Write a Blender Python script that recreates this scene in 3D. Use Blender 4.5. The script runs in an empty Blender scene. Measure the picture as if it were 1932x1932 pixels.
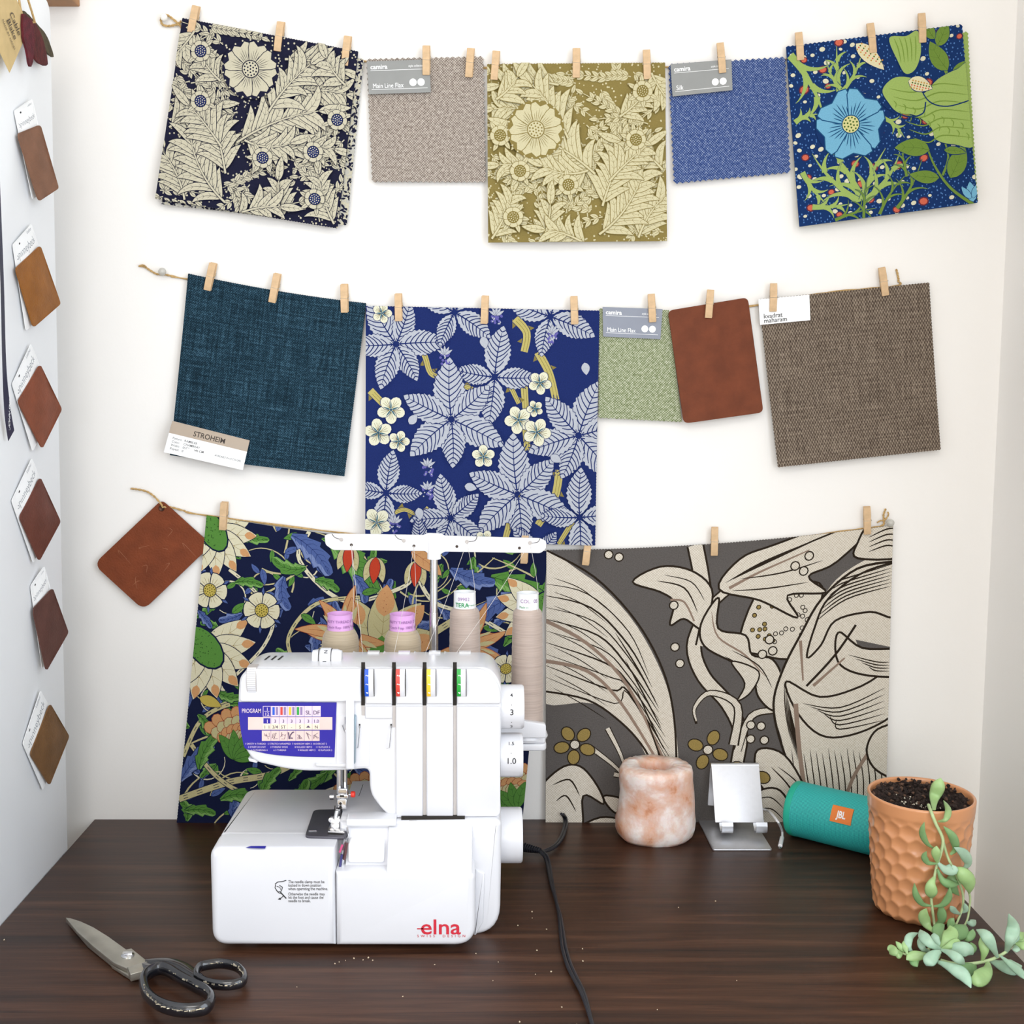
import bpy, math, random
from math import sin, cos, pi, radians, atan, tan, sqrt, hypot, atan2
from mathutils import Vector, Matrix
from mathutils.geometry import tessellate_polygon
C = bpy.context.scene.collection
V = Vector
# ------------------------------------------------------------------ measured viewpoint
F, CX, CY = 2200.0, 905.0, 966.0
PITCH = atan(242.0/2200.0)
T = 0.75                 # table top height
CAM = V((0, 0, T+0.55))
WY = 1.431               # back wall
cp, sp = cos(PITCH), sin(PITCH)
def ray(px, py):
    return V((1,0,0))*((px-CX)/F) + V((0,cp,-sp)) - V((0,sp,cp))*((py-CY)/F)
def atY(px, py, Y):
    d = ray(px,py); return CAM + d*((Y-CAM.y)/d.y)
def atZ(px, py, Z):
    d = ray(px,py); return CAM + d*((Z-CAM.z)/d.z)
LEAN = 0.0186
def atP(px, py, off=0.0):       # on the cabinet side: x = -.49 + LEAN*(z-T) + off
    d = ray(px,py)
    t = (-.49+off+LEAN*(CAM.z-T)-CAM.x)/(d.x-LEAN*d.z)
    return CAM + d*t
def XZ(px, py, Y):
    p = atY(px,py,Y); return (p.x, p.z)
# ------------------------------------------------------------------ materials
def lin(h):
    if isinstance(h, (tuple, list)): return tuple(h)+(1,) if len(h)==3 else tuple(h)
    h = h.lstrip('#'); r = [int(h[i:i+2],16)/255 for i in (0,2,4)]
    return tuple((c/12.92 if c<=.04045 else ((c+.055)/1.055)**2.4) for c in r)+(1,)
_M = {}
def node_mat(name):
    m = bpy.data.materials.new(name); m.use_nodes = True
    nt = m.node_tree; b = nt.nodes['Principled BSDF']
    return m, nt, b
def mat(key, col, rough=.5, metal=0, amt=.06, scale=40, bump=0, bscale=None, coat=0, spec=.5, sss=0, uv=False, trans=0, alpha=1):
    if key in _M: return _M[key]
    m, nt, b = node_mat(key); N, L = nt.nodes, nt.links
    tc = N.new('ShaderNodeTexCoord'); no = N.new('ShaderNodeTexNoise'); no.inputs['Scale'].default_value = scale
    no.inputs['Detail'].default_value = 3
    L.new(tc.outputs['UV' if uv else 'Object'], no.inputs['Vector'])
    mp = N.new('ShaderNodeMapRange'); mp.inputs['From Min'].default_value=.3; mp.inputs['From Max'].default_value=.7
    mp.inputs['To Min'].default_value = 1-amt; mp.inputs['To Max'].default_value = 1+amt
    L.new(no.outputs['Fac'], mp.inputs['Value'])
    mx = N.new('ShaderNodeVectorMath'); mx.operation='SCALE'
    mx.inputs[0].default_value = lin(col)[:3]; L.new(mp.outputs[0], mx.inputs['Scale'])
    L.new(mx.outputs[0], b.inputs['Base Color'])
    b.inputs['Roughness'].default_value = rough; b.inputs['Metallic'].default_value = metal
    b.inputs['Coat Weight'].default_value = coat; b.inputs['Coat Roughness'].default_value=.15
    b.inputs['Specular IOR Level'].default_value = spec
    if sss:
        b.inputs['Subsurface Weight'].default_value = sss; b.inputs['Subsurface Radius'].default_value=(.02,.01,.006); b.inputs['Subsurface Scale'].default_value=1
    if trans: b.inputs['Transmission Weight'].default_value = trans
    if alpha<1: b.inputs['Alpha'].default_value = alpha
    if bump:
        n2 = N.new('ShaderNodeTexNoise'); n2.inputs['Scale'].default_value = bscale or scale*4; n2.inputs['Detail'].default_value=4
        L.new(tc.outputs['UV' if uv else 'Object'], n2.inputs['Vector'])
        bp = N.new('ShaderNodeBump'); bp.inputs['Strength'].default_value=bump; bp.inputs['Distance'].default_value=.002
        L.new(n2.outputs['Fac'], bp.inputs['Height']); L.new(bp.outputs[0], b.inputs['Normal'])
    _M[key] = m; return m
def weave(key, c1, c2, fx=400, fy=400, thr=.0, noise=.8, c3=None, streak=.0, rough=.9, diag=0, bump=.25):
    """woven cloth in UV metres: two thread colours, jitter, slubs"""
    if key in _M: return _M[key]
    m, nt, b = node_mat(key); N, L = nt.nodes, nt.links
    tc = N.new('ShaderNodeTexCoord')
    sx = N.new('ShaderNodeSeparateXYZ'); L.new(tc.outputs['UV'], sx.inputs[0])
    def math_(op, a, bb=None, c=None):
        n = N.new('ShaderNodeMath'); n.operation = op
        for i, v in enumerate((a,bb,c)):
            if v is None: continue
            if isinstance(v,(int,float)): n.inputs[i].default_value = v
            else: L.new(v, n.inputs[i])
        return n.outputs[0]
    def noise_(vx, vy, scale, det=2):
        mp = N.new('ShaderNodeMapping'); mp.inputs['Scale'].default_value=(vx,vy,1)
        L.new(tc.outputs['UV'], mp.inputs[0]); n = N.new('ShaderNodeTexNoise'); n.inputs['Scale'].default_value=scale; n.inputs['Detail'].default_value=det
        L.new(mp.outputs[0], n.inputs['Vector']); return n.outputs['Fac']
    jit = math_('MULTIPLY', noise_(1,1,90), 1.6)
    x = math_('ADD', math_('MULTIPLY', sx.outputs[0], 2*pi*fx), jit)
    y = math_('ADD', math_('MULTIPLY', sx.outputs[1], 2*pi*fy), jit)
    if diag: x = math_('ADD', x, math_('MULTIPLY', y, diag))
    s = math_('MULTIPLY', math_('SINE', x), math_('SINE', y))
    n1 = math_('MULTIPLY', math_('SUBTRACT', noise_(1,1,max(fx,fy)*.9,1), .5), noise*4)
    st1 = math_('MULTIPLY', math_('SUBTRACT', noise_(1,.04,500,3), .5), streak*3)
    st2 = math_('MULTIPLY', math_('SUBTRACT', noise_(.04,1,500,3), .5), streak*3)
    tot = math_('ADD', math_('ADD', math_('ADD', s, n1), math_('ADD', st1, st2)), thr)
    mr = N.new('ShaderNodeMapRange'); mr.inputs['From Min'].default_value=-1.2; mr.inputs['From Max'].default_value=1.2
    L.new(tot, mr.inputs['Value'])
    cr = N.new('ShaderNodeValToRGB'); cr.color_ramp.elements[0].color=dim(c1); cr.color_ramp.elements[1].color=dim(c2)
    if c3:
        e = cr.color_ramp.elements.new(.5); e.color = dim(c3)
    L.new(mr.outputs[0], cr.inputs[0]); L.new(cr.outputs[0], b.inputs['Base Color'])
    bp = N.new('ShaderNodeBump'); bp.inputs['Strength'].default_value=bump; bp.inputs['Distance'].default_value=.0006
    L.new(mr.outputs[0], bp.inputs['Height']); L.new(bp.outputs[0], b.inputs['Normal'])
    b.inputs['Roughness'].default_value=rough; b.inputs['Specular IOR Level'].default_value=.15
    _M[key]=m; return m
def dim(c,k=.77): return tuple(v*k for v in lin(c)[:3])+(1,)
def pmat(key, col, amt=.07): return mat(key, dim(col), .92, 0, amt, 700, .12, 1500, spec=.15, uv=True)
# ------------------------------------------------------------------ objects
BASE = {}
def tag(o, label=None, cat=None, group=None, kind=None):
    if label: o['label']=label
    if cat: o['category']=cat
    if group: o['group']=group
    if kind: o['kind']=kind
    return o
def thing(name, loc, label, cat, group=None):
    o = bpy.data.objects.new(name, None); o.empty_display_size=.03; C.objects.link(o)
    o.location = loc; BASE[o.name] = V(loc)
    return tag(o, label, cat, group)
class MB:
    def __init__(s): s.v=[]; s.f=[]; s.m=[]; s.uv=None; s.mats=[]
    def mi(s, m):
        if m not in s.mats: s.mats.append(m)
        return s.mats.index(m)
    def add(s, vs, fs, m):
        b=len(s.v); s.v += [V(v) for v in vs]; i=s.mi(m)
        for f in fs: s.f.append([b+k for k in f]); s.m.append(i)
    def box(s, lo, hi, m):
        (a,b,c),(d,e,f)=lo,hi
        s.add([(a,b,c),(d,b,c),(d,e,c),(a,e,c),(a,b,f),(d,b,f),(d,e,f),(a,e,f)],
              [(0,3,2,1),(4,5,6,7),(0,1,5,4),(1,2,6,5),(2,3,7,6),(3,0,4,7)], m)
    def rings(s, rings, m, cap0=True, cap1=True, close=False):
        b=len(s.v); i=s.mi(m); n=len(rings[0])
        for r in rings: s.v += [V(v) for v in r]
        R=len(rings)
        for k in range(R if close else R-1):
            for j in range(n):
                s.f.append([b+k*n+j, b+k*n+(j+1)%n, b+((k+1)%R)*n+(j+1)%n, b+((k+1)%R)*n+j]); s.m.append(i)
        if not close:
            if cap0: s.f.append([b+j for j in range(n)][::-1]); s.m.append(i)
            if cap1: s.f.append([b+(R-1)*n+j for j in range(n)]); s.m.append(i)
    def tube(s, pts, r, m, n=8, close=False, flat=1.0, nrm=None):
        pts=[V(p) for p in pts]; N=len(pts); rs = r if isinstance(r,(list,tuple)) else [r]*N
        up=None; rg=[]
        for k in range(N):
            a = pts[(k-1)%N] if (close or k>0) else pts[k]; b_ = pts[(k+1)%N] if (close or k<N-1) else pts[k]
            t=(b_-a).normalized()
            if nrm is not None: u = V(nrm) - t*V(nrm).dot(t)
            else:
                if up is None: up = V((0,0,1)) if abs(t.z)<.9 else V((1,0,0))
                u = up - t*up.dot(t)
            if u.length<1e-6: u = V((1,0,0))-t*t.x
            u.normalize(); up=u; w=t.cross(u)
            rg.append([pts[k]+ (w*cos(2*pi*j/n) + u*(flat*sin(2*pi*j/n)))*rs[k] for j in range(n)])
        s.rings(rg, m, close=close)
    def lathe(s, prof, c, m, n=32, axis='z', cap=True, tilt=None):
        rg=[]; c=V(c)
        for r,h in prof:
            ring=[]
            for j in range(n):
                a=2*pi*j/n; q=V((r*cos(a), r*sin(a), h))
                if axis=='x': q=V((h, r*cos(a), r*sin(a)))
                if axis=='y': q=V((r*sin(a), h, r*cos(a)))
                if tilt: q = tilt@q
                ring.append(c+q)
            rg.append(ring)
        s.rings(rg, m, cap, cap)
    def prism(s, outline, c0, c1, m, b=0, seg=3, fn=None, b1=None):
        """outline (a,b) extruded along c; rounded rim b at c0 and b1 at c1"""
        fn = fn or (lambda a,bb,c: (a,c,bb)); b1 = b if b1 is None else b1
        area = sum(outline[i][0]*outline[(i+1)%len(outline)][1]-outline[(i+1)%len(outline)][0]*outline[i][1] for i in range(len(outline)))
        if area<0: outline = outline[::-1]
        sg = 1 if c1>c0 else -1; rs=[]
        if b>0:
            for k in range(seg+1):
                t=k/seg*pi/2; rs.append((b*(1-sin(t)), c0+sg*b*(1-cos(t))))
        else: rs.append((0,c0))
        if b1>0:
            for k in range(seg+1):
                t=pi/2-k/seg*pi/2; rs.append((b1*(1-sin(t)), c1-sg*b1*(1-cos(t))))
        else: rs.append((0,c1))
        rg=[]
        for off,c in rs:
            rg.append([V(fn(a,bb,c)) for a,bb in offs(outline, off)])
        s.rings(rg, m)
    def build(s, name, parent=None, label=None, smooth=35, loc=None, cat=None, group=None, kind=None, mats=None):
        base = BASE[parent.name] if parent else (V(loc) if loc is not None else V((sum(v.x for v in s.v)/len(s.v), sum(v.y for v in s.v)/len(s.v), min(v.z for v in s.v))))
        me = bpy.data.meshes.new(name); me.from_pydata([v-base for v in s.v], [], s.f)
        for m in s.mats: me.materials.append(m)
        me.polygons.foreach_set('material_index', s.m)
        if s.uv:
            ul = me.uv_layers.new(name='UVMap'); idx=[0]*len(me.loops); me.loops.foreach_get('vertex_index', idx)
            fl=[]; 
            for i in idx: fl += s.uv[i]
            ul.data.foreach_set('uv', fl)
        me.update()
        if smooth:
            me.polygons.foreach_set('use_smooth', [True]*len(me.polygons)); me.set_sharp_from_angle(angle=radians(smooth))
        o = bpy.data.objects.new(name, me); C.objects.link(o)
        if parent: o.parent=parent; BASE[o.name]=base
        else: o.location = base; BASE[o.name]=base
        return tag(o, label, cat, group, kind)
def offs(P, d):
    if abs(d)<1e-9: return P
    n=len(P); out=[]
    for i in range(n):
        a=V((P[i-1][0],P[i-1][1])); b=V((P[i][0],P[i][1])); c=V((P[(i+1)%n][0],P[(i+1)%n][1]))
        e1=(b-a); e2=(c-b)
        if e1.length<1e-9 or e2.length<1e-9: out.append((b.x,b.y)); continue
        e1.normalize(); e2.normalize()
        n1=V((-e1.y,e1.x)); n2=V((-e2.y,e2.x)); q=(n1+n2)
        if q.length<1e-6: q=n1
        q.normalize(); k=d/max(.6,q.dot(n1)); out.append((b.x+q.x*k, b.y+q.y*k))
    return out
def rpoly(P, r, seg=5, mn=0):
    """round polygon corners; r number or list"""
    n=len(P); out=[]
    for i in range(n):
        rr = r[i] if isinstance(r,(list,tuple)) else r
        if rr<=mn: rr=0
        a=V(P[i-1]); b=V(P[i]); c=V(P[(i+1)%n])
        if rr<=0: out.append(tuple(b)); continue
        u=(a-b); w=(c-b); rr=min(rr, u.length*.49, w.length*.49)
        p0=b+u.normalized()*rr; p1=b+w.normalized()*rr
        for k in range(seg+1):
            t=k/seg; q=p0*(1-t)**2+b*2*t*(1-t)+p1*t*t; out.append((q.x,q.y))
    return out
def smoothc(P, k=6, close=False):
    """Catmull-Rom"""
    P=[V(p) for p in P]; n=len(P); out=[]
    for i in range(n if close else n-1):
        g=(lambda j: P[j%n]) if close else (lambda j: P[max(0,min(n-1,j))])
        a,b,c,d=g(i-1),g(i),g(i+1),g(i+2)
        for s_ in range(k):
            t=s_/k; out.append(.5*((2*b)+(c-a)*t+(2*a-5*b+4*c-d)*t*t+(3*b-a-3*c+d)*t**3))
    if not close: out.append(P[-1])
    return out
# ------------------------------------------------------------------ lettering
_T={}
def glyphs(txt, bold=0, space=1.0):
    k=(txt,bold,space)
    if k in _T: return _T[k]
    cu=bpy.data.curves.new('t','FONT'); cu.body=txt; cu.size=1; cu.offset=bold; cu.space_character=space; cu.resolution_u=3
    ob=bpy.data.objects.new('t',cu); C.objects.link(ob)
    dg=bpy.context.evaluated_depsgraph_get(); me=bpy.data.meshes.new_from_object(ob.evaluated_get(dg))
    vs=[(v.co.x,v.co.y) for v in me.vertices]; tris=[[vs[i] for i in p.vertices] for p in me.polygons]
    w=max([v[0] for v in vs], default=0)
    bpy.data.objects.remove(ob); bpy.data.curves.remove(cu); bpy.data.meshes.remove(me)
    _T[k]=(tris,w); return _T[k]
def text3(mb, txt, o, X, Y, size, m, bold=0, align='l', off=.0003, space=1.0, stretch=1.0):
    tris,w=glyphs(txt,bold,space); X=V(X).normalized(); Y=V(Y).normalized(); N=X.cross(Y)
    dx={'l':0,'c':-w/2,'r':-w}[align]
    for t in tris: mb.add([V(o)+X*((x+dx)*size*stretch)+Y*(y*size)+N*off for x,y in t],[list(range(len(t)))],m)
def textwrap(mb, txt, c, R, size, m, a0, bold=0):
    """text round a vertical cylinder, centred on the direction a0 (radians, 0 = facing -Y)"""
    tris,w=glyphs(txt,bold); c=V(c)
    for t in tris:
        q=[]
        for x,y in t:
            a=a0+(x-w/2)*size/R; q.append(c+V((sin(a)*R,-cos(a)*R,y*size)))
        mb.add(q,[list(range(len(q)))],m)
# ------------------------------------------------------------------ printed cloth
def clip(P, ax, val, keep_gt):
    out=[]; n=len(P)
    for i in range(n):
        a=P[i-1]; b=P[i]; ia=(a[ax]>=val) if keep_gt else (a[ax]<=val); ib=(b[ax]>=val) if keep_gt else (b[ax]<=val)
        if ia!=ib:
            t=(val-a[ax])/(b[ax]-a[ax]); out.append((a[0]+(b[0]-a[0])*t, a[1]+(b[1]-a[1])*t))
        if ib: out.append(b)
    return out
class Canvas:
    """a sheet: corner points TL TR BR BL, drawn on in millimetres, y down"""
    def __init__(s, cn, N=(0,-1,0), nx=12, ny=12, sag=0, flare=0, rip=0, rk=1.0, ph=0, warp=None):
        s.N=V(N).normalized(); tl,tr,br,bl=[V(c) for c in cn]; s.nx,s.ny=nx,ny
        s.W=((tr-tl).length+(br-bl).length)*500; s.H=((bl-tl).length+(br-tr).length)*500
        s.g=[]
        for j in range(-1,ny+2):
            row=[]; v=j/ny
            for i in range(-1,nx+2):
                u=i/nx; p=tl*(1-u)*(1-v)+tr*u*(1-v)+br*u*v+bl*(1-u)*v
                p = p + V((0,0,-1))*(sag*4*u*(1-u)*(1-v)) + s.N*(flare*v*v+rip*(.25+.75*v)*(1+sin(2*pi*rk*u+ph))*.5)
                if warp: p = p + warp(u,v)
                row.append(p)
            s.g.append(row)
        s.mb=MB(); s.mb.uv=[]; s.hm={}; s.cw=s.W/nx; s.ch=s.H/ny
    def pos(s,x,y,off=0):
        fx=x/s.cw; fy=y/s.ch; i=max(-1,min(s.nx,math.floor(fx))); j=max(-1,min(s.ny,math.floor(fy)))
        a=fx-i; b=fy-j; g=s.g
        p=g[j+1][i+1]*(1-a)*(1-b)+g[j+1][i+2]*a*(1-b)+g[j+2][i+2]*a*b+g[j+2][i+1]*(1-a)*b
        return p+s.N*off
    def base(s, m, pink=0, tooth=3.0, thick=.0006, back=None, edges='tblr', outline=None):
        mb=s.mb
        if outline:     # rounded sheet: polygon outline in mm
            poly=outline; h=thick
            rg=[[s.pos(x,y,-h) for x,y in poly],[s.pos(x,y,0) for x,y in poly]]
            b=len(mb.v); mb.rings([rg[0],rg[1]],m,True,False); mb.uv += [(x/1000,y/1000) for x,y in poly]*2
            s.poly(poly, m, off=2e-6); return
        sub=4 if not pink else 0
        if pink:
            nu=2*max(6,int(s.W/tooth/2+.5)); nv=2*max(6,int(s.H/tooth/2+.5))
        else: nu=s.nx*2; nv=s.ny*2
        def pt(i,j):
            x=s.W*i/nu; y=s.H*j/nv
            if pink:
                d=pink
                if j==0 and 't' in edges: y += -d*.5 if i%2 else d*.5
                if j==nv and 'b' in edges: y += d*.5 if i%2 else -d*.5
                if i==0 and 'l' in edges: x += -d*.5 if j%2 else d*.5
                if i==nu and 'r' in edges: x += d*.5 if j%2 else -d*.5
            return x,y
        b=len(mb.v); mi=mb.mi(m); n=(nu+1)*(nv+1)
        for k in (0,1):
            for j in range(nv+1):
                for i in range(nu+1):
                    x,y=pt(i,j); mb.v.append(s.pos(x,y,-thick*k)); mb.uv.append((x/1000,y/1000))
        q=lambda i,j,k: b+k*n+j*(nu+1)+i
        for j in range(nv):
            for i in range(nu):
                mb.f.append([q(i,j,0),q(i,j+1,0),q(i+1,j+1,0),q(i+1,j,0)]); mb.f.append([q(i,j,1),q(i+1,j,1),q(i+1,j+1,1),q(i,j+1,1)]); mb.m += [mi,mi]
        for i in range(nu):
            for j in (0,nv): mb.f.append([q(i,j,0),q(i+1,j,0),q(i+1,j,1),q(i,j,1)]); mb.m.append(mi)
        for j in range(nv):
            for i in (0,nu): mb.f.append([q(i,j,0),q(i,j+1,0),q(i,j+1,1),q(i,j,1)]); mb.m.append(mi)
    # heights stack up locally
    def ht(s, pts):
        x0=int(min(p[0] for p in pts)//5); x1=int(max(p[0] for p in pts)//5); y0=int(min(p[1] for p in pts)//5); y1=int(max(p[1] for p in pts)//5)
        h=max((s.hm.get((i,j),0) for i in range(x0,x1+1) for j in range(y0,y1+1)), default=0)+1
        for i in range(x0,x1+1):
            for j in range(y0,y1+1): s.hm[(i,j)]=h
        return 4e-5+h*9e-6
    def _conv(s,P,m,h,raw=False):
        if not raw:
            for ax,lo,hi in ((0,0,s.W),(1,0,s.H)):
                mn=min(p[ax] for p in P); mx=max(p[ax] for p in P)
                if mx<=lo or mn>=hi: return
                if mn<lo: P=clip(P,ax,lo,True)
                if len(P)<3: return
                if mx>hi: P=clip(P,ax,hi,False)
                if len(P)<3: return
        i0=math.floor(min(p[0] for p in P)/s.cw+1e-6); i1=math.floor(max(p[0] for p in P)/s.cw-1e-6)
        j0=math.floor(min(p[1] for p in P)/s.ch+1e-6); j1=math.floor(max(p[1] for p in P)/s.ch-1e-6)
        for i in range(i0,max(i0,i1)+1):
            A=P
            if i>i0: A=clip(A,0,i*s.cw,True)
            if i<i1 and len(A)>2: A=clip(A,0,(i+1)*s.cw,False)
            if len(A)<3: continue
            for j in range(j0,max(j0,j1)+1):
                B=A
                if j>j0: B=clip(B,1,j*s.ch,True)
                if j<j1 and len(B)>2: B=clip(B,1,(j+1)*s.ch,False)
                if len(B)<3: continue
                mb=s.mb; b=len(mb.v)
                for x,y in B: mb.v.append(s.pos(x,y,h)); mb.uv.append((x/1000,y/1000))
                mb.f.append(list(range(b,b+len(B)))[::-1]); mb.m.append(mb.mi(m))
    def out(s,P,mar=3): return all(p[0]<-mar for p in P) or all(p[0]>s.W+mar for p in P) or all(p[1]<-mar for p in P) or all(p[1]>s.H+mar for p in P)
    def poly(s,P,m,h=None,off=None):
        P=[(p[0],p[1]) for p in P]
        if s.out(P): return
        h = off if off is not None else (h or s.ht(P))
        for t in tessellate_polygon([[V((x,y,0)) for x,y in P]]): s._conv([P[k] for k in t],m,h)
    def strip(s,L,R,m,h=None):
        P=[tuple(p[:2]) for p in L]+[tuple(p[:2]) for p in R]
        if s.out(P): return
        h=h or s.ht(P)
        for k in range(len(L)-1): s._conv([tuple(L[k][:2]),tuple(L[k+1][:2]),tuple(R[k+1][:2]),tuple(R[k][:2])],m,h)
    def rib(s,pts,w,m,w1=None,k=5,h=None,sm=True):
        """brush stroke, width w tapering to w1"""
        P=smoothc([V((p[0],p[1])) for p in pts],k) if (sm and len(pts)>2) else [V((p[0],p[1])) for p in pts]
        n=len(P); L=[];R=[]; w1=w if w1 is None else w1
        for i in range(n):
            t=(P[min(n-1,i+1)]-P[max(0,i-1)])
            if t.length<1e-6: t=V((1,0))
            t.normalize(); q=V((-t.y,t.x)); f=i/(n-1); ww=(w+(w1-w)*f)/2
            L.append(P[i]+q*ww); R.append(P[i]-q*ww)
        s.strip(L,R,m,h)
    def stroke(s,pts,w,m,k=5):
        """stroke thin at both ends"""
        P=smoothc([V((p[0],p[1])) for p in pts],k) if len(pts)>2 else [V(pts[0]).lerp(V(pts[1]),t/4) for t in range(5)]
        n=len(P); L=[];R=[]
        for i in range(n):
            t=(P[min(n-1,i+1)]-P[max(0,i-1)]); t.normalize(); q=V((-t.y,t.x)); ww=w/2*max(.12,sin(pi*i/(n-1))**.6)
            L.append(P[i]+q*ww); R.append(P[i]-q*ww)
        s.strip(L,R,m)
    def ell(s,x,y,rx,ry,m,n=12,a=0,h=None):
        P=[(x+rx*cos(t)*cos(a)-ry*sin(t)*sin(a), y+rx*cos(t)*sin(a)+ry*sin(t)*cos(a)) for t in [2*pi*k/n for k in range(n)]]
        if s.out(P,0): return
        s._conv(P,m,h or s.ht(P))
    def rect(s,x0,y0,x1,y1,m): s.poly([(x0,y0),(x1,y0),(x1,y1),(x0,y1)],m)
    def blob(s,P,m,k=5): s.poly([(p.x,p.y) for p in smoothc([V(p) for p in P],k,True)],m)
    def text(s,txt,x,y,size,m,bold=0,ang=0,align='l',space=1,stretch=1,raw=False):
        tris,w=glyphs(txt,bold,space); dx={'l':0,'c':-w/2,'r':-w}[align]; ca,sa=cos(ang),sin(ang)
        if not tris: return
        P=[[(x+((a+dx)*stretch*ca+b*sa)*size, y+((a+dx)*stretch*sa-b*ca)*size) for a,b in t] for t in tris]
        h=s.ht([p for t in P for p in t])
        for t in P: s._conv(t[::-1],m,h)
    # motifs ---------------------------------------------------------
    def cline(s,x,y,a,L,bend,n):
        P=[V((x,y))]; 
        for k in range(n):
            t=(k+.5)/n; aa=a+bend*t; P.append(P[-1]+V((cos(aa),sin(aa)))*L/n)
        return P
    def leaf(s,x,y,a,L,W,bend=0,fill=None,line=None,lw=.6,vein=None,ticks=0,serr=0,n=9,tw=.4,pw=.8,stripes=0,sw=.8,k2=None):
        P=s.cline(x,y,a,L,bend,n*(2 if serr else 1)); m=len(P); Q=[]
        for i in range(m):
            t=(P[min(m-1,i+1)]-P[max(0,i-1)]).normalized(); Q.append(V((-t.y,t.x)))
        wd=[W/2*max(0,sin(pi*(i/(m-1))**pw))**.85*(1+(serr*(.5 if i%2 else -.5))) for i in range(m)]
        if s.out([tuple(p) for p in P],W): return
        if line is not None:
            s.strip([P[i]+Q[i]*(wd[i]+lw) for i in range(m)],[P[i]-Q[i]*(wd[i]+lw) for i in range(m)],line)
        s.strip([P[i]+Q[i]*wd[i] for i in range(m)],[P[i]-Q[i]*wd[i] for i in range(m)],fill)
        if k2 is not None:
            s.strip([P[i]+Q[i]*wd[i]*.95 for i in range(m)],[P[i]+Q[i]*wd[i]*.25 for i in range(m)],k2)
        if vein is not None:
            e=int(m*.88); s.rib([P[i] for i in range(e)],tw*1.5,vein,tw*.5,k=1,sm=False)
            for j in range(ticks):
                t=(j+.7)/(ticks+.8); i=min(m-2,int(t*(m-1))); f=t*(m-1)-i; c=P[i].lerp(P[i+1],f); q=Q[i]; d=(P[i+1]-P[i]).normalized(); w=wd[i]*(1-f)+wd[i+1]*f
                for sg in (1,-1): s.rib([c, c+q*sg*w*.35+d*w*.3, c+q*sg*w*.72+d*w*.75],tw,vein,tw*.3,k=2)
            for j in range(stripes):
                t=(j+.3)/(stripes+.5); i=min(m-2,int(t*(m-1))); f=t*(m-1)-i; c=P[i].lerp(P[i+1],f); q=Q[i]; d=(P[i+1]-P[i]).normalized(); w=wd[i]*(1-f)+wd[i+1]*f
                for sg in (1,-1): s.rib([c, c+q*sg*w*.5+d*w*.35, c+q*sg*w*.93+d*w*.95],sw,vein,sw*.7,k=2)
    def acanthus(s,x,y,a,L,W,bend,fill,line=None,lw=.7,vein=None,lobes=4,tw=.6,hi=None):
        """lobed scroll leaf"""
        n=lobes*4; P=s.cline(x,y,a,L,bend,n); m=n+1; Lf=[];Rt=[]
        for i in range(m):
            t=(P[min(m-1,i+1)]-P[max(0,i-1)]).normalized(); q=V((-t.y,t.x)); f=i/n
            w=W/2*(sin(pi*min(1,f*.93+.05))**.7); saw=(f*lobes)%1; k=w*(.62+.5*saw**1.3)
            Lf.append((P[i]+q*k+t*saw*W*.1,q)); Rt.append((P[i]-q*k*.85+t*saw*W*.1,q))
        if s.out([tuple(p) for p in P],W): return
        if line is not None: s.strip([p+q*lw for p,q in Lf],[p-q*lw for p,q in Rt],line)
        s.strip([p for p,q in Lf],[p for p,q in Rt],fill)
        if hi is not None: s.strip([p.lerp(P[i],.1) for i,(p,q) in enumerate(Lf)],[p.lerp(P[i],.55) for i,(p,q) in enumerate(Lf)],hi)
        if vein is not None:
            s.rib(P[:int(m*.9)],tw*1.6,vein,tw*.5,k=1,sm=False)
            for j in range(lobes*2):
                i=min(m-3,int((j+.6)/(lobes*2)*n)); 
                for A in (Lf,Rt): s.rib([P[i],P[i].lerp(A[min(m-1,i+2)][0],.45),P[i].lerp(A[min(m-1,i+3)][0],.8)],tw,vein,tw*.4,k=2)
    def daisy(s,x,y,R,n,fill,line,cen,lw=.6,notch=1,cr=.32,ray=None,rw=.5,a0=0,rays=5,dot=None,dn=9,cline=None,pw=.9):
        for k in range(n):
            for pas in ((line,lw),(fill,0)):
                if pas[0] is None: continue
                a=a0+2*pi*k/n; w=pw*R*sin(pi/n); P=[]
                for t,ww in ((.15,.25),(.45,.62),(.72,.95),(.9,1.0)): P.append((t,ww))
                pts=[]
                for t,ww in P: pts.append((t*R,-ww*w))
                if notch: pts += [(R*1.0,-w*.62),(R*.87,0),(R*1.0,w*.62)]
                else: pts += [(R,-w*.5),(R*1.02,0),(R,w*.5)]
                for t,ww in P[::-1]: pts.append((t*R,ww*w))
                if pas[1]: pts=offs(pts,-pas[1]) 
                s.poly([(x+u*cos(a)-v*sin(a), y+u*sin(a)+v*cos(a)) for u,v in pts], pas[0])
        if ray is not None:
            for k in range(n):
                for j in range(rays):
                    a=a0+2*pi*k/n+(j-(rays-1)/2)*(2*pi/n)/(rays+.6); l=R*(.82-.1*abs(j-(rays-1)/2))
                    s.stroke([(x+R*cr*.9*cos(a),y+R*cr*.9*sin(a)),(x+l*cos(a),y+l*sin(a))],rw,ray)
        if cline is not None: s.ell(x,y,R*cr*1.12,R*cr*1.12,cline,20)
        s.ell(x,y,R*cr,R*cr,cen,20)
        if dot is not None:
            c=0
            for ring,cnt in ((0,1),(.4,6),(.78,12)):
                for k in range(cnt):
                    a=2*pi*k/max(1,cnt)+ring; r=R*cr*ring; d=R*cr*.115; s.ell(x+r*cos(a),y+r*sin(a),d,d,dot,7)
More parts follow.
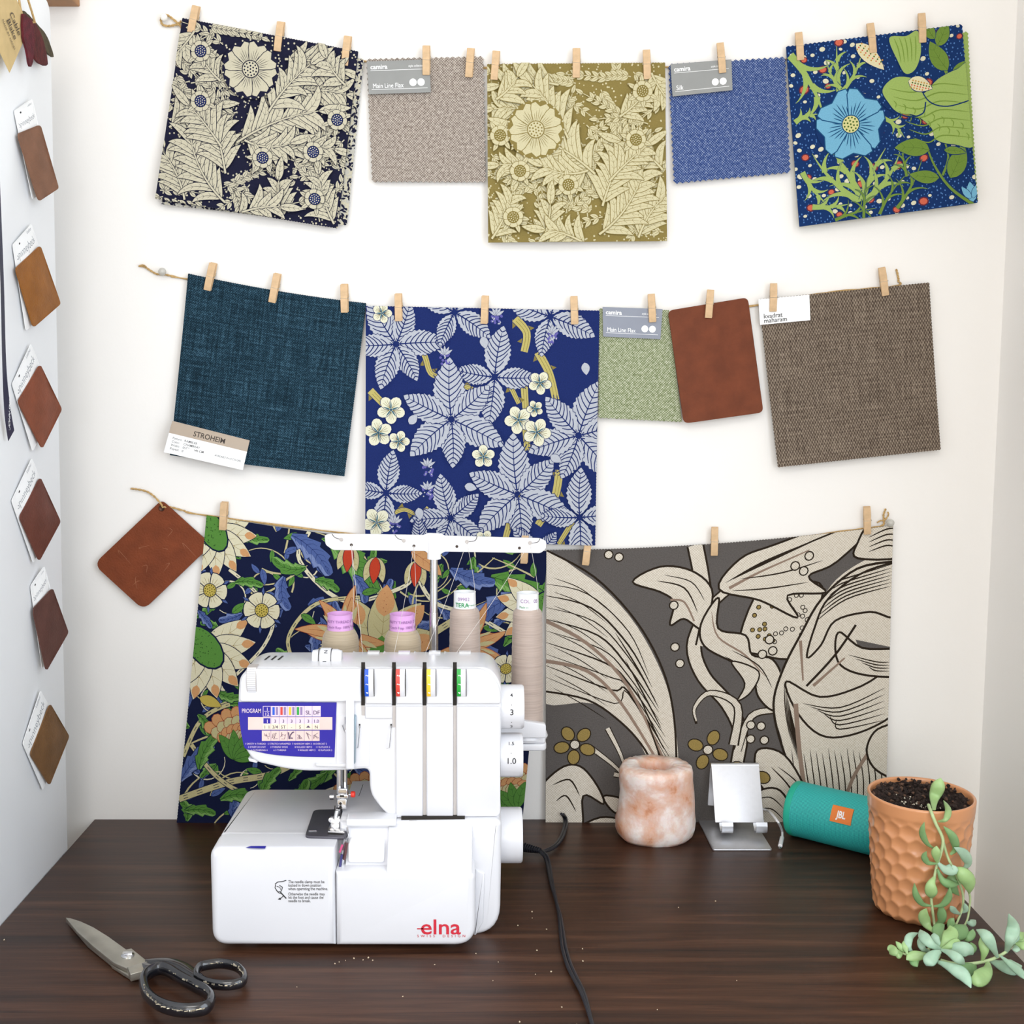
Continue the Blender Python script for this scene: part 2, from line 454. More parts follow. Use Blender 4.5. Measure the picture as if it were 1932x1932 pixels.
    def dots(s,n,r0,r1,m,seed=1,ring=None,asp=1.0,mind=0):
        rn=random.Random(seed); got=[]; tries=0
        while len(got)<n and tries<n*8:
            tries+=1; x=rn.uniform(0,s.W); y=rn.uniform(0,s.H)
            if mind and any((x-a)**2+(y-b)**2<mind*mind for a,b in got[-900:]): continue
            got.append((x,y)); r=rn.uniform(r0,r1); a=rn.uniform(-.4,.4)
            if ring is not None: s.ell(x,y,r*asp*1.25+.4,r*1.25+.4,ring,9,a)
            s.ell(x,y,r*asp,r,m,8,a)
    def build(s,name,parent=None,**k): return s.mb.build(name,parent,smooth=0,**k)
# ------------------------------------------------------------------ print designs (generic botanicals)
def plume(c,x,y,a,L,bend,nl,lL,lW,cr,bg,ticks=4,stem=2.4,spread=.8,rn=None,lw=.7,tw=.42):
    rn=rn or random.Random(int(x*7+y)); P=c.cline(x,y,a,L,bend,16)
    for k in range(nl):
        t=.12+.88*k/nl; i=int(t*15); d=(P[i+1]-P[i]); aa=atan2(d.y,d.x)
        for sg in (1,-1):
            l=lL*(.75+.35*rn.random())*(1-.25*t); sp=spread*(1-.45*t)+.1*rn.random()
            c.leaf(P[i].x,P[i].y,aa+sg*sp*.4,l,lW*(.85+.3*rn.random()),sg*(.75+.7*rn.random()),cr,bg,lw,bg,ticks,n=8,tw=tw)
    d=P[-1]-P[-2]; c.leaf(P[-1].x,P[-1].y,atan2(d.y,d.x),lL*.8,lW,.1,cr,bg,lw,bg,ticks,tw=tw)
    c.rib(P,stem+1.2,bg,1.4,k=1,sm=False); c.rib(P,stem,cr,1.0,k=1,sm=False)
def sprig(c,x,y,a,L,bend,nl,cr,bg,lL=11,lW=4.6,stem=1.3):
    P=c.cline(x,y,a,L,bend,12)
    c.rib(P,stem+1,bg,1.2,k=1,sm=False); c.rib(P,stem,cr,.7,k=1,sm=False)
    for k in range(nl):
        t=.15+.85*k/nl; i=min(11,int(t*12)); d=P[i+1]-P[i]; aa=atan2(d.y,d.x)
        for sg in (1,-1): c.leaf(P[i].x,P[i].y,aa+sg*.75,lL*(1-.2*t),lW,-sg*.35,cr,bg,.45,bg,0,n=6,tw=.4)
    c.leaf(P[-1].x,P[-1].y,aa,lL,lW,.1,cr,bg,.45,bg,0,n=6)
def smallflower(c,x,y,R,cr,bg,cen,a0=0):
    for k in range(6): 
        a=a0+.5+k*pi/3; c.leaf(x+R*.75*cos(a),y+R*.75*sin(a),a,R*.95,R*.42,.2,cr,bg,.45,bg,0,n=6)
    c.daisy(x,y,R,7,cr,bg,cen,.5,0,.56,None,a0=a0,cline=bg,dot=cr,pw=.86)
def foliage(c,bg,cr,cen,seed,flip=False,big=(.42,.21),dens=1.0):
    rn=random.Random(seed); W,H=c.W,c.H
    X=(lambda u: (1-u)*W) if flip else (lambda u: u*W); A=(lambda a: pi-a) if flip else (lambda a:a); B=-1 if flip else 1
    c.dots(int(900*dens),.7,1.25,cr,seed,asp=1)
    S=[(.1,.34,-.35,60,.5,5),(.02,.22,.6,70,.25,6),(.62,.98,-.9,55,-.5,5),(.72,.72,-.5,72,.25,6),(.7,.66,.2,60,.6,6),(.6,.95,-.25,80,-.3,7),(.98,.5,2.2,55,.5,5),
       (.34,.5,2.7,62,.5,6),(.3,.44,-2.2,50,-.5,5),(.9,.98,-1.9,60,.3,6),(.78,.1,.3,50,.5,4),(.5,.55,1.2,50,-.4,5),(.02,.95,-.2,60,.3,5),(.18,.05,2.4,40,.4,3),(.85,.62,1.3,60,.2,6),(.36,.86,.2,60,.5,6)]
    for k in range(46):
        S.insert(0,(rn.random(),rn.random(),rn.uniform(-3,3),rn.uniform(34,60),rn.uniform(-.6,.6),5))
    for u,v,a,L,b,n in S: sprig(c,X(u),v*H,A(a),L,b*B,n,cr,bg)
    P=[(.38,.96,-2.55,95,.75,8,46,10),(.36,.8,-1.85,70,-.25,6,44,10),(.4,.62,-.75,105,.45,9,50,11),(.55,.42,-1.15,75,.35,6,44,10),(.44,.6,.35,55,-.9,5,40,9.5),
       (.32,.66,-2.3,60,-.2,5,40,9),(.7,1.0,-2.0,45,.4,4,36,9),(.08,.06,2.0,40,.3,3,34,9),(.95,.2,-2.6,36,.5,3,34,9),(.45,1.02,-.6,52,.5,4,36,9)]
    P=[(.98,.36,-2.4,46,-.5,4,40,9),(.16,.98,-1.9,60,-.5,5,42,9),(.64,.3,-.4,70,.5,6,40,9),(.98,.98,-2.2,60,.4,5,34,8.5),(.6,.12,-.2,70,.4,6,38,9),(.02,.6,-.9,60,.6,5,38,9),(.26,.3,-2.6,40,.4,4,30,8),(.66,.62,-.5,60,.6,5,34,8.5)]+P
    for u,v,a,L,b,n,l,w in P: plume(c,X(u),v*H,A(a),L,b*B,n,l,w,cr,bg,rn=rn)
    for u,v in ((.13,.16),(.17,.43),(.55,.68),(.82,.6),(.86,.86),(.93,.4)): smallflower(c,X(u),v*H,11.5,cr,bg,cen,rn.random())
    x,y=X(big[0]),big[1]*H
    c.ell(x,y,34,34,bg,24); c.dots(0,1,1,cr)
    for k in range(22):
        a=2*pi*k/22; c.ell(x+33*cos(a),y+33*sin(a),1.1,1.1,cr,7)
    c.daisy(x,y,31,8,cr,bg,cr,.8,1,.3,bg,.5,.2,5,bg,9,cline=bg)
def antler(c,x,y,a,L,bend,fill,line,w=6,depth=0,rn=None,n=4,k=5):
    P=c.cline(x,y,a,L,bend,12)
    if line is not None: c.rib(P,w+1.4,line,1.2,k=1,sm=False)
    c.rib(P,w,fill,.4,k=1,sm=False)
    for j in range(n):
        i=2+int(j*9/n); d=P[i+1]-P[i]; aa=atan2(d.y,d.x); sg=1 if j%2 else -1; l=L*(.5-.28*i/12)
        Q=c.cline(P[i].x,P[i].y,aa+sg*.35,l,sg*1.1,8)
        if line is not None: c.rib(Q,w*.7+1.2,line,1,k=1,sm=False)
        c.rib(Q,w*.85,fill,.3,k=1,sm=False)
    c.rib(P[:7],w*.9,fill,w*.5,k=1,sm=False)
def wildflower(c,M):
    W,H=c.W,c.H; d=M['dot']; c.dots(1500,.75,1.15,d,3,asp=.75,mind=3.4)
    c.dots(120,1.7,2.9,M['cream'],5,M['bg'],1.3,mind=9); c.dots(34,2.5,4.2,M['red'],8,M['rl'],1.2,mind=20)
    g,gl,o,bg=M['g'],M['gl'],M['o'],M['bg']
    for a in ((.02,.05,.9,88,.5,7),(.28,.28,-1.6,52,.1,5),(.3,.28,-2.3,40,.6,4),(.3,.28,-.7,48,-.6,4),(.36,.9,-1.9,78,-.3,7),(.34,.9,-2.5,80,.5,6),(.36,.9,-1.2,66,.3,6),(.38,.9,-.5,70,-.7,6),
              (.02,.42,-.6,30,.8,5),(.52,.46,.5,34,.7,4),(.04,.7,1.2,50,-.4,5),(.08,.9,.2,44,-.3,5)):
        antler(c,a[0]*W,a[1]*H,a[2],a[3],a[4],g,bg,a[5]*1.35)
    for a in ((.45,.99,-1.1,60,.5,4),(.55,.97,-.8,64,-.4,4.5),(.62,.8,-1.7,40,.1,3.5),(.2,.99,-.3,50,.3,4),(.36,1,-1.5,46,.2,3.5)): antler(c,a[0]*W,a[1]*H,a[2],a[3],a[4],o,bg,a[5])
    # leafy branch
    for P,w in (([(.99,1.02),(.86,.9),(.78,.76),(.74,.62)],4),([(.9,.28),(.86,.15),(.84,.0)],4),([(.82,.82),(.86,.72),(.84,.6)],3)):
        c.rib([(u*W,v*H) for u,v in P],w+1.3,bg,2); c.rib([(u*W,v*H) for u,v in P],w,o,1.6)
    for u,v,a,L,w,b in ((.76,.67,-2.75,42,20,-.4),(.8,.83,-3.0,36,15,.2),(.86,.84,-.95,42,22,-.3),(.84,.68,.1,26,9,.3),(.9,.24,-2.2,40,20,.3),(.92,.28,-.5,34,18,.2),(.85,.1,-.9,30,16,-.4),(.84,.06,-2.2,26,13,.4)):
        c.leaf(u*W,v*H,a,L,w,b,o,bg,.8,M['od'],3,tw=.35,k2=None)
    # big ruffled bloom
    def B(P): return [(u*W,v*H) for u,v in P]
    body=B([(.52,.3),(.6,.24),(.72,.27),(.75,.35),(.84,.28),(.95,.24),(1.03,.24),(1.03,.66),(.9,.66),(.8,.62),(.78,.55),(.7,.47),(.6,.44),(.55,.38)])
    c.blob(offs(body,0),bg); c.blob([(p[0]*.985+.8*W*.015,p[1]*.98+.42*H*.02) for p in body],g)
    for k in range(7):
        y0=(.3+.048*k)*H; c.stroke([(.56*W+k*4,y0),(.7*W+k*2,y0+8),(.84*W,y0+2),(1.0*W,y0+9)],1.5,gl)
    for k in range(16):
        x0=(.58+.026*k)*W; y0=(.37+.012*k+.05*(k%2))*H; c.stroke([(x0,y0),(x0+3,y0+4),(x0+1.5,y0+9)],1.2,gl)
    c.rib(B([(.5,.36),(.56,.42),(.66,.47),(.74,.46),(.76,.4)]),1.6,bg); c.rib(B([(.73,.3),(.78,.4),(.88,.44),(1.02,.42)]),1.4,bg)
    t=B([(.58,.02),(.68,.02),(.75,0),(.76,.12),(.72,.22),(.66,.24),(.62,.16)]); c.blob(t,bg); c.blob([(p[0]*.96+.67*W*.04,p[1]*.93+.1*H*.07) for p in t],g)
    for k in range(5): c.stroke([((.61+.03*k)*W,.03*H),((.63+.025*k)*W,.09*H),((.64+.02*k)*W,.17*H)],1.3,gl)
    for x,y,a in ((.45,.1,.75),(.73,.34,.35)):      # seeded pods
        L=46 if x<.5 else 30
        c.leaf(x*W-12,y*H-14,a,L,17,.15,M['pod'],bg,.9)
        for k in range(26):
            u=(k%7)/7; v=(k//7)/4-.4; px=x*W-8+cos(a)*u*L*.8-sin(a)*v*11; py=y*H-10+sin(a)*u*L*.8+cos(a)*v*11
            c.ell(px,py,1,1,(M['gold'],M['od'],M['red'])[k//7%3],7)
    x,y=.33*W,.47*H; c.ell(x,y,42,38,M['bg'],20)
    c.daisy(x,y,38,5,M['blue'],M['bd'],M['yel'],1.2,1,.26,M['bd'],1.2,.3,6,M['od'],9,cline=M['bd'],pw=.98)
    c.leaf(.975*W,.99*H,-1.7,24,12,.1,M['blue'],bg,.8); c.leaf(.965*W,.97*H,-2.2,18,7,.1,M['blue'],bg,.6); c.leaf(.975*W,.97*H,-1.2,18,7,.1,M['blue'],bg,.6)
def leaflet(c,x,y,a,L,W,b,lf,bg): c.leaf(x,y,a,L,W,b,lf,bg,.9,bg,0,serr=.13,n=10,tw=1.2,pw=.85,stripes=9,sw=1.35)
def palmate(c,x,y,a,R,lf,bg,n=5,rn=None,span=2*pi):
    for k in range(n):
        aa=a+span*k/n; l=R*(1,.82,.95,.78,.9,.85)[k%6]; leaflet(c,x+3*cos(aa),y+3*sin(aa),aa,l,l*.52,(.2,-.2,.1)[k%3],lf,bg)
def blossom(c,x,y,R,M,a0=0):
    for k in range(5):
        a=a0+2*pi*k/5; u,v=x+R*.55*cos(a),y+R*.55*sin(a)
        c.ell(u,v,R*.47+.6,R*.4+.6,M['bg'],12,a); c.ell(u,v,R*.47,R*.4,M['cream'],12,a)
        for d in (-.25,0,.25): c.rib([(x+2*cos(a),y+2*sin(a)),(x+R*.72*cos(a+d),y+R*.72*sin(a+d))],.5,M['ol'],.4,k=1,sm=False)
    for k in range(5):
        a=a0+pi/5+2*pi*k/5; c.leaf(x,y,a,R*.62,1.8,0,M['teal'],None,n=5)
def thorn(c,P,w,M):
    W,H=c.W,c.H; Q=[(u*W,v*H) for u,v in P]; S=smoothc([V(q) for q in Q],5)
    for i in range(1,len(S)-1,3):
        d=(S[i+1]-S[i]).normalized(); q=V((-d.y,d.x))*(1 if i%2 else -1)
        c.poly([S[i]-d*5+q*w*.3,S[i]+q*(w*.5+6)+d*3,S[i]+d*4+q*w*.3],M['ol'])
    c.rib(Q,w+1.2,M['bg'],w+1); c.rib(Q,w,M['st'],w*.85)
    for o in (-.22,.15): c.rib([S[i]+V((-(S[min(i+1,len(S)-1)]-S[i-1]).y,(S[min(i+1,len(S)-1)]-S[i-1]).x)).normalized()*w*o for i in range(1,len(S))],.6,M['ol'],.6,k=1,sm=False)
def brambleish(c,M):
    W,H=c.W,c.H; lf,bg=M['lf'],M['bg']
    for P,w in (([(.2,.17),(.25,.2),(.28,.28),(.34,.3)],7),([(.37,.32),(.45,.34),(.52,.37)],6),([(.64,.04),(.69,.1),(.68,.18)],10),([(.74,.18),(.79,.27),(.82,.38)],10),([(.68,.3),(.69,.42)],9),([(.69,.48),(.7,.6)],9),
                ([(.62,.32),(.66,.4)],6),([(.84,.68),(.82,.8),(.75,.92)],10),([(.68,.78),(.7,.9)],6),([(.1,.9),(.17,.87),(.23,.9)],5),([(.26,.86),(.33,.92)],6),([(.64,.86),(.6,1.02)],8),([(.02,.36),(.1,.44)],9),([(.9,.9),(.84,1.0)],6),([(.52,.9),(.55,1.02)],6),([(.78,.54),(.73,.58)],6)):
        thorn(c,P,w,M)
    rn=random.Random(4)
    for u,v,a,R,n in ((.13,.16,-2.2,68,6),(.38,.02,.5,56,4),(.79,.03,.3,62,4),(.555,.29,-1.5,66,4),(.37,.475,-1.7,80,6),(.92,.53,-1.3,76,6),(.66,.79,-1.75,80,6),(.09,.8,-1.5,56,4),(.37,.9,-1.9,58,5),(.93,.88,-1.65,64,4),(.75,1.05,-2.4,46,4),(.25,1.04,-1.8,40,3)):
        palmate(c,u*W,v*H,a,R*.9,lf,bg,n)
    for u,v,R,a in ((.11,.44,17,.3),(.055,.54,17,.8),(.145,.575,13,0),(.07,.03,12,0),(.66,.47,17,.5),(.74,.52,17,.1),(.75,.31,14,.2),(.51,.63,14,.9),(.73,.42,10,.5),(.05,.93,18,.4),(.52,.99,12,.1)): blossom(c,u*W,v*H,R,M,a)
    for u,v,a in ((.5,.12,1.2),(.19,.5,-1),(.94,.22,1.3),(.43,.76,.1),(.23,.86,1.3),(.8,.62,.4)): c.leaf(u*W,v*H,a,15,10,.2,lf,bg,.6)
    for u,v in ((.34,.2),(.56,.03),(.13,.93),(.27,.68),(.27,.78),(.8,.1)):      # berries
        for k in range(14): c.ell(u*W+rn.uniform(-6,6),v*H+rn.uniform(-2,12),1.7,1.7,M['vi'],7); 
        for k in range(5): c.leaf(u*W,v*H,-2.6+k*.5,11,3.2,0,lf,bg,.3,n=5)
        for k in range(7): c.ell(u*W+rn.uniform(-5,5),v*H+rn.uniform(0,10),.9,.9,lf,6)
def dashed(c,P,w,M,fill='cream'):
    S=smoothc([V((u*c.W,v*c.H)) for u,v in P],7); c.rib(S,w+1.4,M['bg'],k=1,sm=False); c.rib(S,w,M[fill],k=1,sm=False)
    for i in range(1,len(S)-2,2):
        d=(S[i+1]-S[i]); q=V((-d.y,d.x)).normalized()*w*.2
        for sg in ((1,-1) if w>5 else (0,)): c.rib([S[i]+q*sg,S[i]+q*sg+d*.7],.8,M['bg'],k=1,sm=False)
def lotus(c,x,y,R,M,a=-pi/2,tip='orange'):
    for k in (-2,2,-1,1,0):
        l=R*(1.0,.92,.8)[abs(k)]; c.leaf(x,y,a+k*.5,l,R*.42,k*.12,M['buff'],M['bg'],.8,M['tan'],5,tw=.5,pw=.9)
        e=a+k*.5+k*.1; c.leaf(x+l*.55*cos(e),y+l*.55*sin(e),e,l*.45,R*.26,k*.08,M[tip],None,tw=.5)
        for j in range(6): c.ell(x+l*(.62+.05*j)*cos(e)+(-1)**j*1.6,y+l*(.62+.05*j)*sin(e),.55,.55,M['rust'],6)
    c.leaf(x,y+R*.12,a,R*.4,R*.3,0,M['green'],None)
def flame(c,x,y,R,M,a=0,n=13,span=4.6):
    for k in range(n):
        aa=a-span/2+span*k/(n-1); c.leaf(x,y,aa,R*(.86+.14*(k%3)),R*.26,(.5 if k%2 else -.35),M['orange'],M['rust'],.7,M['rust'],0,n=8,tw=.6)
        c.leaf(x+R*.3*cos(aa),y+R*.3*sin(aa),aa,R*.4,R*.1,.1,M['buff'],None,n=5)
    c.ell(x-cos(a)*R*.05,y-sin(a)*R*.05,R*.24,R*.3,M['bg'],14); c.ell(x,y,R*.2,R*.26,M['green'],14)
def sixpetal(c,x,y,R,M):
    for k in range(6):
        a=k*pi/3+.5; c.leaf(x,y,a,R*1.3,R*.3,0,M['blue'],M['bg'],.5)
    c.daisy(x,y,R,6,M['cream'],M['bg'],M['gold'],1.1,0,.36,M['tan'],.5,cline=M['bg'],dot=M['od'],pw=.82,rays=3)
def halfbloom(c,x,y,R,M,a):
    for k in range(-3,4): c.leaf(x,y,a+k*.42,R,R*.44,k*.1,M['cream'],M['bg'],.9,M['tan'],4,tw=.6); e=a+k*.46; c.leaf(x+R*.72*cos(e),y+R*.72*sin(e),e,R*.26,R*.16,0,M['orange'],None,n=5)
    c.ell(x,y,R*.3,R*.5,M['bg'],16,a+pi/2); c.ell(x,y,R*.27,R*.46,M['green'],16,a+pi/2)
    rn=random.Random(int(x))
    for k in range(50): c.ell(x+rn.uniform(-.26,.26)*R*.9,y+rn.uniform(-.36,.36)*R*.9,.7,.7,M['dg'],6)
def fan(c,x,y,R,M,a):
    for r,col in ((1,'orange'),(.76,'buff'),(.55,'orange'),(.36,'buff')):
        for k in range(-5,6):
            e=a+k*.27; c.ell(x+R*r*.86*cos(e),y+R*r*.86*sin(e),R*.15+.7,R*.13+.7,M['rust'],9,e); c.ell(x+R*r*.86*cos(e),y+R*r*.86*sin(e),R*.15,R*.13,M[col],9,e)
    for k in range(-2,3): c.leaf(x-R*.25*cos(a),y-R*.25*sin(a),a+k*.4,R*.7,R*.26,k*.2,M['green'],M['dg'],.5,M['dg'],3)
def garden(c,M):
    W,H=c.W,c.H; bg=M['bg']; G,Bl=M['green'],M['blue']
    rn=random.Random(9)
    pts=[]
    for k in range(26):
        x,y,a=rn.random()*W,rn.random()*H,rn.uniform(-3,3); Q=c.cline(x,y,a,rn.uniform(50,110),rn.uniform(2,4.5)*(1 if k%2 else -1),14); c.rib(Q,3.4,bg,2,k=1,sm=False); c.rib(Q,2.2,M['cream' if k%3 else 'buff'],.8,k=1,sm=False)
        for j in (3,6,9): c.leaf(Q[j].x,Q[j].y,a+j,15,6,.4,G if j%2 else Bl,bg,.5,M['dg'] if j%2 else M['db'],0)
    for k in range(900):
        u,v=rn.random(),rn.random()
        if all((u-a)**2+(v-b)**2>.0040 for a,b in pts): pts.append((u,v))
    for k,(u,v) in enumerate(pts):
        f=G if k%2 else Bl; a=rn.uniform(-3.1,3.1)
        if k%3==2: c.rib(c.cline(u*W,v*H,a,60,rn.uniform(-2,2),8),2.6,M['buff'],1,k=1,sm=False); c.leaf(u*W,v*H,a+.8,20,8,.3,f,bg,.6,M['dg'] if f is G else M['db'],2)
        else: c.acanthus(u*W,v*H,a,rn.uniform(24,40),rn.uniform(11,18),rn.uniform(-1.4,1.4),f,bg,.9,M['dg'] if f is G else M['db'],3,.6,M['lg'] if f is G else M['lb'])
    for P,w,f in (([(.13,.5),(.2,.4),(.22,.3),(.16,.22),(.08,.16)],4,'cream'),([(.42,.0),(.5,.14),(.57,.28),(.55,.42)],9,'buff'),([(.55,.45),(.68,.32),(.8,.22),(.95,.14)],9,'buff'),([(.3,.0),(.28,.1),(.42,.22),(.58,.16),(.62,.1)],5,'cream'),
                  ([(.62,.1),(.68,.2),(.8,.24),(.9,.3)],5,'cream'),([(.3,.46),(.27,.36),(.34,.24),(.48,.2)],4.5,'buff'),([(0,.92),(.14,.86),(.28,.82),(.42,.7)],8,'buff'),([(0,.78),(.04,.66),(.12,.6),(.2,.6)],5,'buff'),
                  ([(.02,.74),(.1,.84),(.2,.9),(.36,.92)],5,'buff'),([(.36,.92),(.5,.86),(.6,.92),(.8,.9)],5,'cream'),([(.06,.48),(.1,.56),(.16,.58)],4,'cream'),([(.88,.42),(.92,.52),(.86,.64)],4,'cream'),([(.2,.46),(.26,.5),(.3,.58)],4,'cream'),([(.94,.7),(.86,.8),(.9,.9)],5,'buff')):
        dashed(c,P,w,M,f)
    A=[(.25,.02,.3,70,34,.8,Bl),(.36,.02,.5,90,44,.5,G),(.3,.12,2.6,46,22,1.4,G),(.24,.16,1.9,44,24,-1.2,Bl),(.1,.2,-.4,36,16,.8,G),(.44,.13,.6,40,20,1,Bl),(.33,.16,-.1,34,18,.9,G),(.22,.43,.2,60,30,.5,Bl),(.34,.46,-.7,40,26,.6,G),(.24,.5,.9,56,30,-.7,G),
       (.12,.6,-.3,36,18,.8,G),(.08,.56,.6,34,16,-1,G),(.0,.86,-1.2,60,26,.6,Bl),(.05,.82,-1.6,50,24,.9,G),(.12,.92,-.6,48,22,1.2,G),(.24,.9,-1.5,40,20,.9,G),(.4,.86,-.9,50,24,-.7,G),(.5,.8,.4,60,32,.6,Bl),(.42,.82,2.2,40,20,.8,G),(.3,.95,-.5,50,24,-.9,G),(.16,.98,-.8,40,20,.5,Bl),
       (.84,.1,.2,80,44,.4,G),(.72,.08,.5,60,30,-.5,Bl),(.92,.16,2.7,70,34,-.5,Bl),(.97,.24,2.0,40,20,.8,G),(.8,.3,1.0,60,26,-.6,Bl),(.7,.26,2.3,36,18,1,Bl),(.86,.38,1.4,44,22,.7,G),(.95,.4,-1.9,50,24,.7,Bl),(.6,.3,2.8,34,16,1,Bl),(.44,.3,-2.6,36,16,.8,Bl),(.36,.3,1.9,44,18,-.5,Bl),
       (.78,.7,.4,60,30,.5,G),(.9,.62,2.0,44,22,-.7,Bl),(.6,.7,1.2,50,26,.8,G),(.7,.85,-.5,50,26,.6,Bl),(.9,.95,-1.8,50,24,.5,G),(.03,.64,.5,30,14,1,G),(.14,.7,-.9,30,14,1,G),(.56,.96,-.4,50,22,-.6,G),(.3,.72,.3,30,14,-1,Bl),(.02,.96,-.3,40,18,.8,G)]
    for u,v,a,L,w,b,f in A:
        c.acanthus(u*W,v*H,a,L,w,b,f,bg,.9,M['dg'] if f is G else M['db'],3+int(L>55),.6,M['lg'] if f is G else M['lb'])
    for u,v,a in ((.18,.3,.1),(.3,.28,.4),(.47,.19,-.4),(.72,.5,.6),(.9,.5,-1),(.1,.3,-.8),(.16,.51,1.8),(.7,.6,2)): c.leaf(u*W,v*H,a,22,9,.2,G,bg,.6,M['dg'],2)
    for u,v in ((.42,.03),(.5,.06),(.62,.06),(.34,.98),(.72,.78)):
        for k in (-1,1,0): c.leaf(u*W,v*H,1.57+k*.5,34,13,-k*.3,M['buff'] if k else M['red'],bg,.7,M['tan'] if k else None,3 if k else 0)
    lotus(c,.54*W,.4*H,92,M); flame(c,.44*W,.34*H,58,M,2.6); flame(c,.78*W,.36*H,58,M,.5); flame(c,.66*W,.66*H,60,M,1.2)
    halfbloom(c,.02*W,.045*H,56,M,.9); halfbloom(c,.03*W,.42*H,64,M,.75); halfbloom(c,1.0*W,.2*H,60,M,2.4)
    sixpetal(c,.03*W,.235*H,21,M); sixpetal(c,.185*W,.28*H,22,M); sixpetal(c,.91*W,.43*H,19,M); sixpetal(c,.75*W,.97*H,20,M); sixpetal(c,.5*W,.66*H,20,M)
    fan(c,.16*W,.75*H,54,M,-1.2); fan(c,.96*W,.92*H,54,M,-2.4); fan(c,.54*W,.95*H,50,M,-1.4)
    c.leaf(.03*W,.585*H,.2,30,13,.2,M['gold'],bg,.7); c.leaf(.6*W,.03*H,.4,50,20,.4,M['orange'],bg,.8,M['rust'],4)
def linenprint(c,M):
    W,H=c.W,c.H; bg,ln,dk,rb,gd=M['bg'],M['ln'],M['dk'],M['rb'],M['gd']
    P=lambda L: [(u*W,v*H) for u,v in L]
    def shape(L,k=5,w=2.6):
        Q=P(L); S=[(p.x,p.y) for p in smoothc([V(q) for q in Q],k,True)]
        c.poly(S,ln); c.rib(S+[S[0]],w,dk,k=1,sm=False)
    def st(L,w=2.0,m=None): c.stroke(P(L),w,m or dk)
    # broad plume on one side
    c.poly([(p.x,p.y) for p in smoothc([V(q) for q in P([(-.04,.02),(.1,.08),(.24,.24),(.34,.46),(.38,.66),(.385,.84),(.33,.84),(.26,.68),(.14,.56),(-.04,.52)])],5,True)],ln)
    c.rib(P([(.0,.0),(.14,.1),(.26,.26),(.34,.44),(.375,.62),(.385,.85)]),2.6,dk); c.rib(P([(-.02,.51),(.12,.545),(.22,.63),(.29,.73),(.335,.85)]),2.6,dk)
    for k in range(9):
        f=k/9; st([(-.01,.12+.042*k),(.12+.01*k,.16+.05*k),(.24,.3+.052*k-.01*k*k*.3),(.3+.01*k,.46+.045*k)],2.4 if k%2 else 1.6)
        st([(.02,.1+.05*k),(.1,.14+.052*k),(.18,.22+.05*k)],1.2)
    for a in ([(-.01,.25),(.12,.34),(.24,.5),(.35,.78)],[(-.01,.4),(.12,.44),(.22,.56),(.34,.8)]): c.rib(P(a),5,rb,3)
    for k in range(5): st([(.2+.03*k,.3+.1*k),(.27+.02*k,.44+.1*k),(.33+.008*k,.58+.075*k)],2)
    # twining stem
    stem=[(.43,0),(.45,.12),(.46,.24),(.43,.36),(.46,.47),(.53,.57),(.57,.68),(.56,.8),(.54,1.02)]
    c.rib(P(stem),22,dk,18); c.rib(P(stem),17,ln,13)
    c.rib(P([(.56,.74),(.6,.62),(.67,.6)]),12,dk,9); c.rib(P([(.56,.75),(.6,.62),(.67,.6)]),8,ln,6)
    c.rib(P([(.55,.72),(.56,.58),(.48,.53),(.435,.58),(.44,.64)]),14,dk,3); c.rib(P([(.55,.72),(.56,.58),(.48,.53),(.435,.58),(.44,.63)]),9.5,ln,1.5)
    c.rib(P([(.45,.36),(.48,.22),(.56,.14)]),15,dk,12); c.rib(P([(.45,.36),(.48,.22),(.56,.14)]),10,ln,8)
    shape([(.45,.3),(.4,.26),(.36,.28),(.37,.2),(.33,.16),(.25,.12),(.33,.07),(.42,.09),(.48,.16),(.47,.26)]); st([(.32,.12),(.4,.15),(.44,.24)],2); st([(.34,.1),(.42,.13),(.46,.2)],1.4)
    c.rib(P([(.36,.19),(.4,.2),(.43,.27)]),3,rb,2)
    # hooded bud
    pod=[(.62,.17),(.72,.16),(.8,.18),(.77,.34),(.72,.42),(.62,.4),(.56,.36)]; shape(pod)
    rn=random.Random(6)
    for k in range(34):
        x=.6+.18*rn.random(); y=.2+.17*rn.random(); c.ell(x*W,y*H,3.2,3.2,dk,10); c.ell(x*W,y*H,2.1,2.1,ln if x>.66 else gd,9)
    shape([(.5,.16),(.56,.06),(.66,.02),(.86,-.04),(.96,-.03),(.84,.1),(.76,.14),(.81,.2),(.7,.2),(.73,.28),(.62,.21)])
    for k in range(6): st([(.52+.02*k,.14-.01*k),(.62+.03*k,.08-.012*k),(.74+.03*k,.03-.01*k)],2)
    c.rib(P([(.53,.16),(.62,.11),(.76,.05)]),4,rb,1.5); st([(.54,.17),(.64,.17),(.76,.16)],1.8); st([(.56,.13),(.68,.12),(.8,.09)],1.8)
    shape([(.5,.19),(.45,.28),(.46,.36),(.54,.42),(.6,.46),(.62,.55),(.67,.6),(.69,.5),(.66,.42),(.6,.4),(.58,.33),(.5,.3)])
    st([(.48,.24),(.5,.33),(.58,.4),(.64,.48)],2.4,rb); st([(.52,.4),(.58,.45),(.62,.52)],1.8); st([(.54,.38),(.62,.44),(.66,.52)],1.6)
    shape([(.54,.42),(.58,.5),(.56,.56),(.6,.53),(.62,.46)],w=2)
    # tall scroll mass
    c.poly([(p.x,p.y) for p in smoothc([V(q) for q in P([(1.05,.06),(.93,.1),(.84,.16),(.78,.26),(.71,.4),(.66,.56),(.69,.7),(.72,.84),(.8,1.04),(1.05,1.04)])],5,True)],ln)
    c.rib(P([(1.02,.12),(.9,.13),(.8,.22),(.74,.34),(.69,.46),(.665,.58),(.69,.72),(.74,.86),(.84,1.03)]),3,dk)
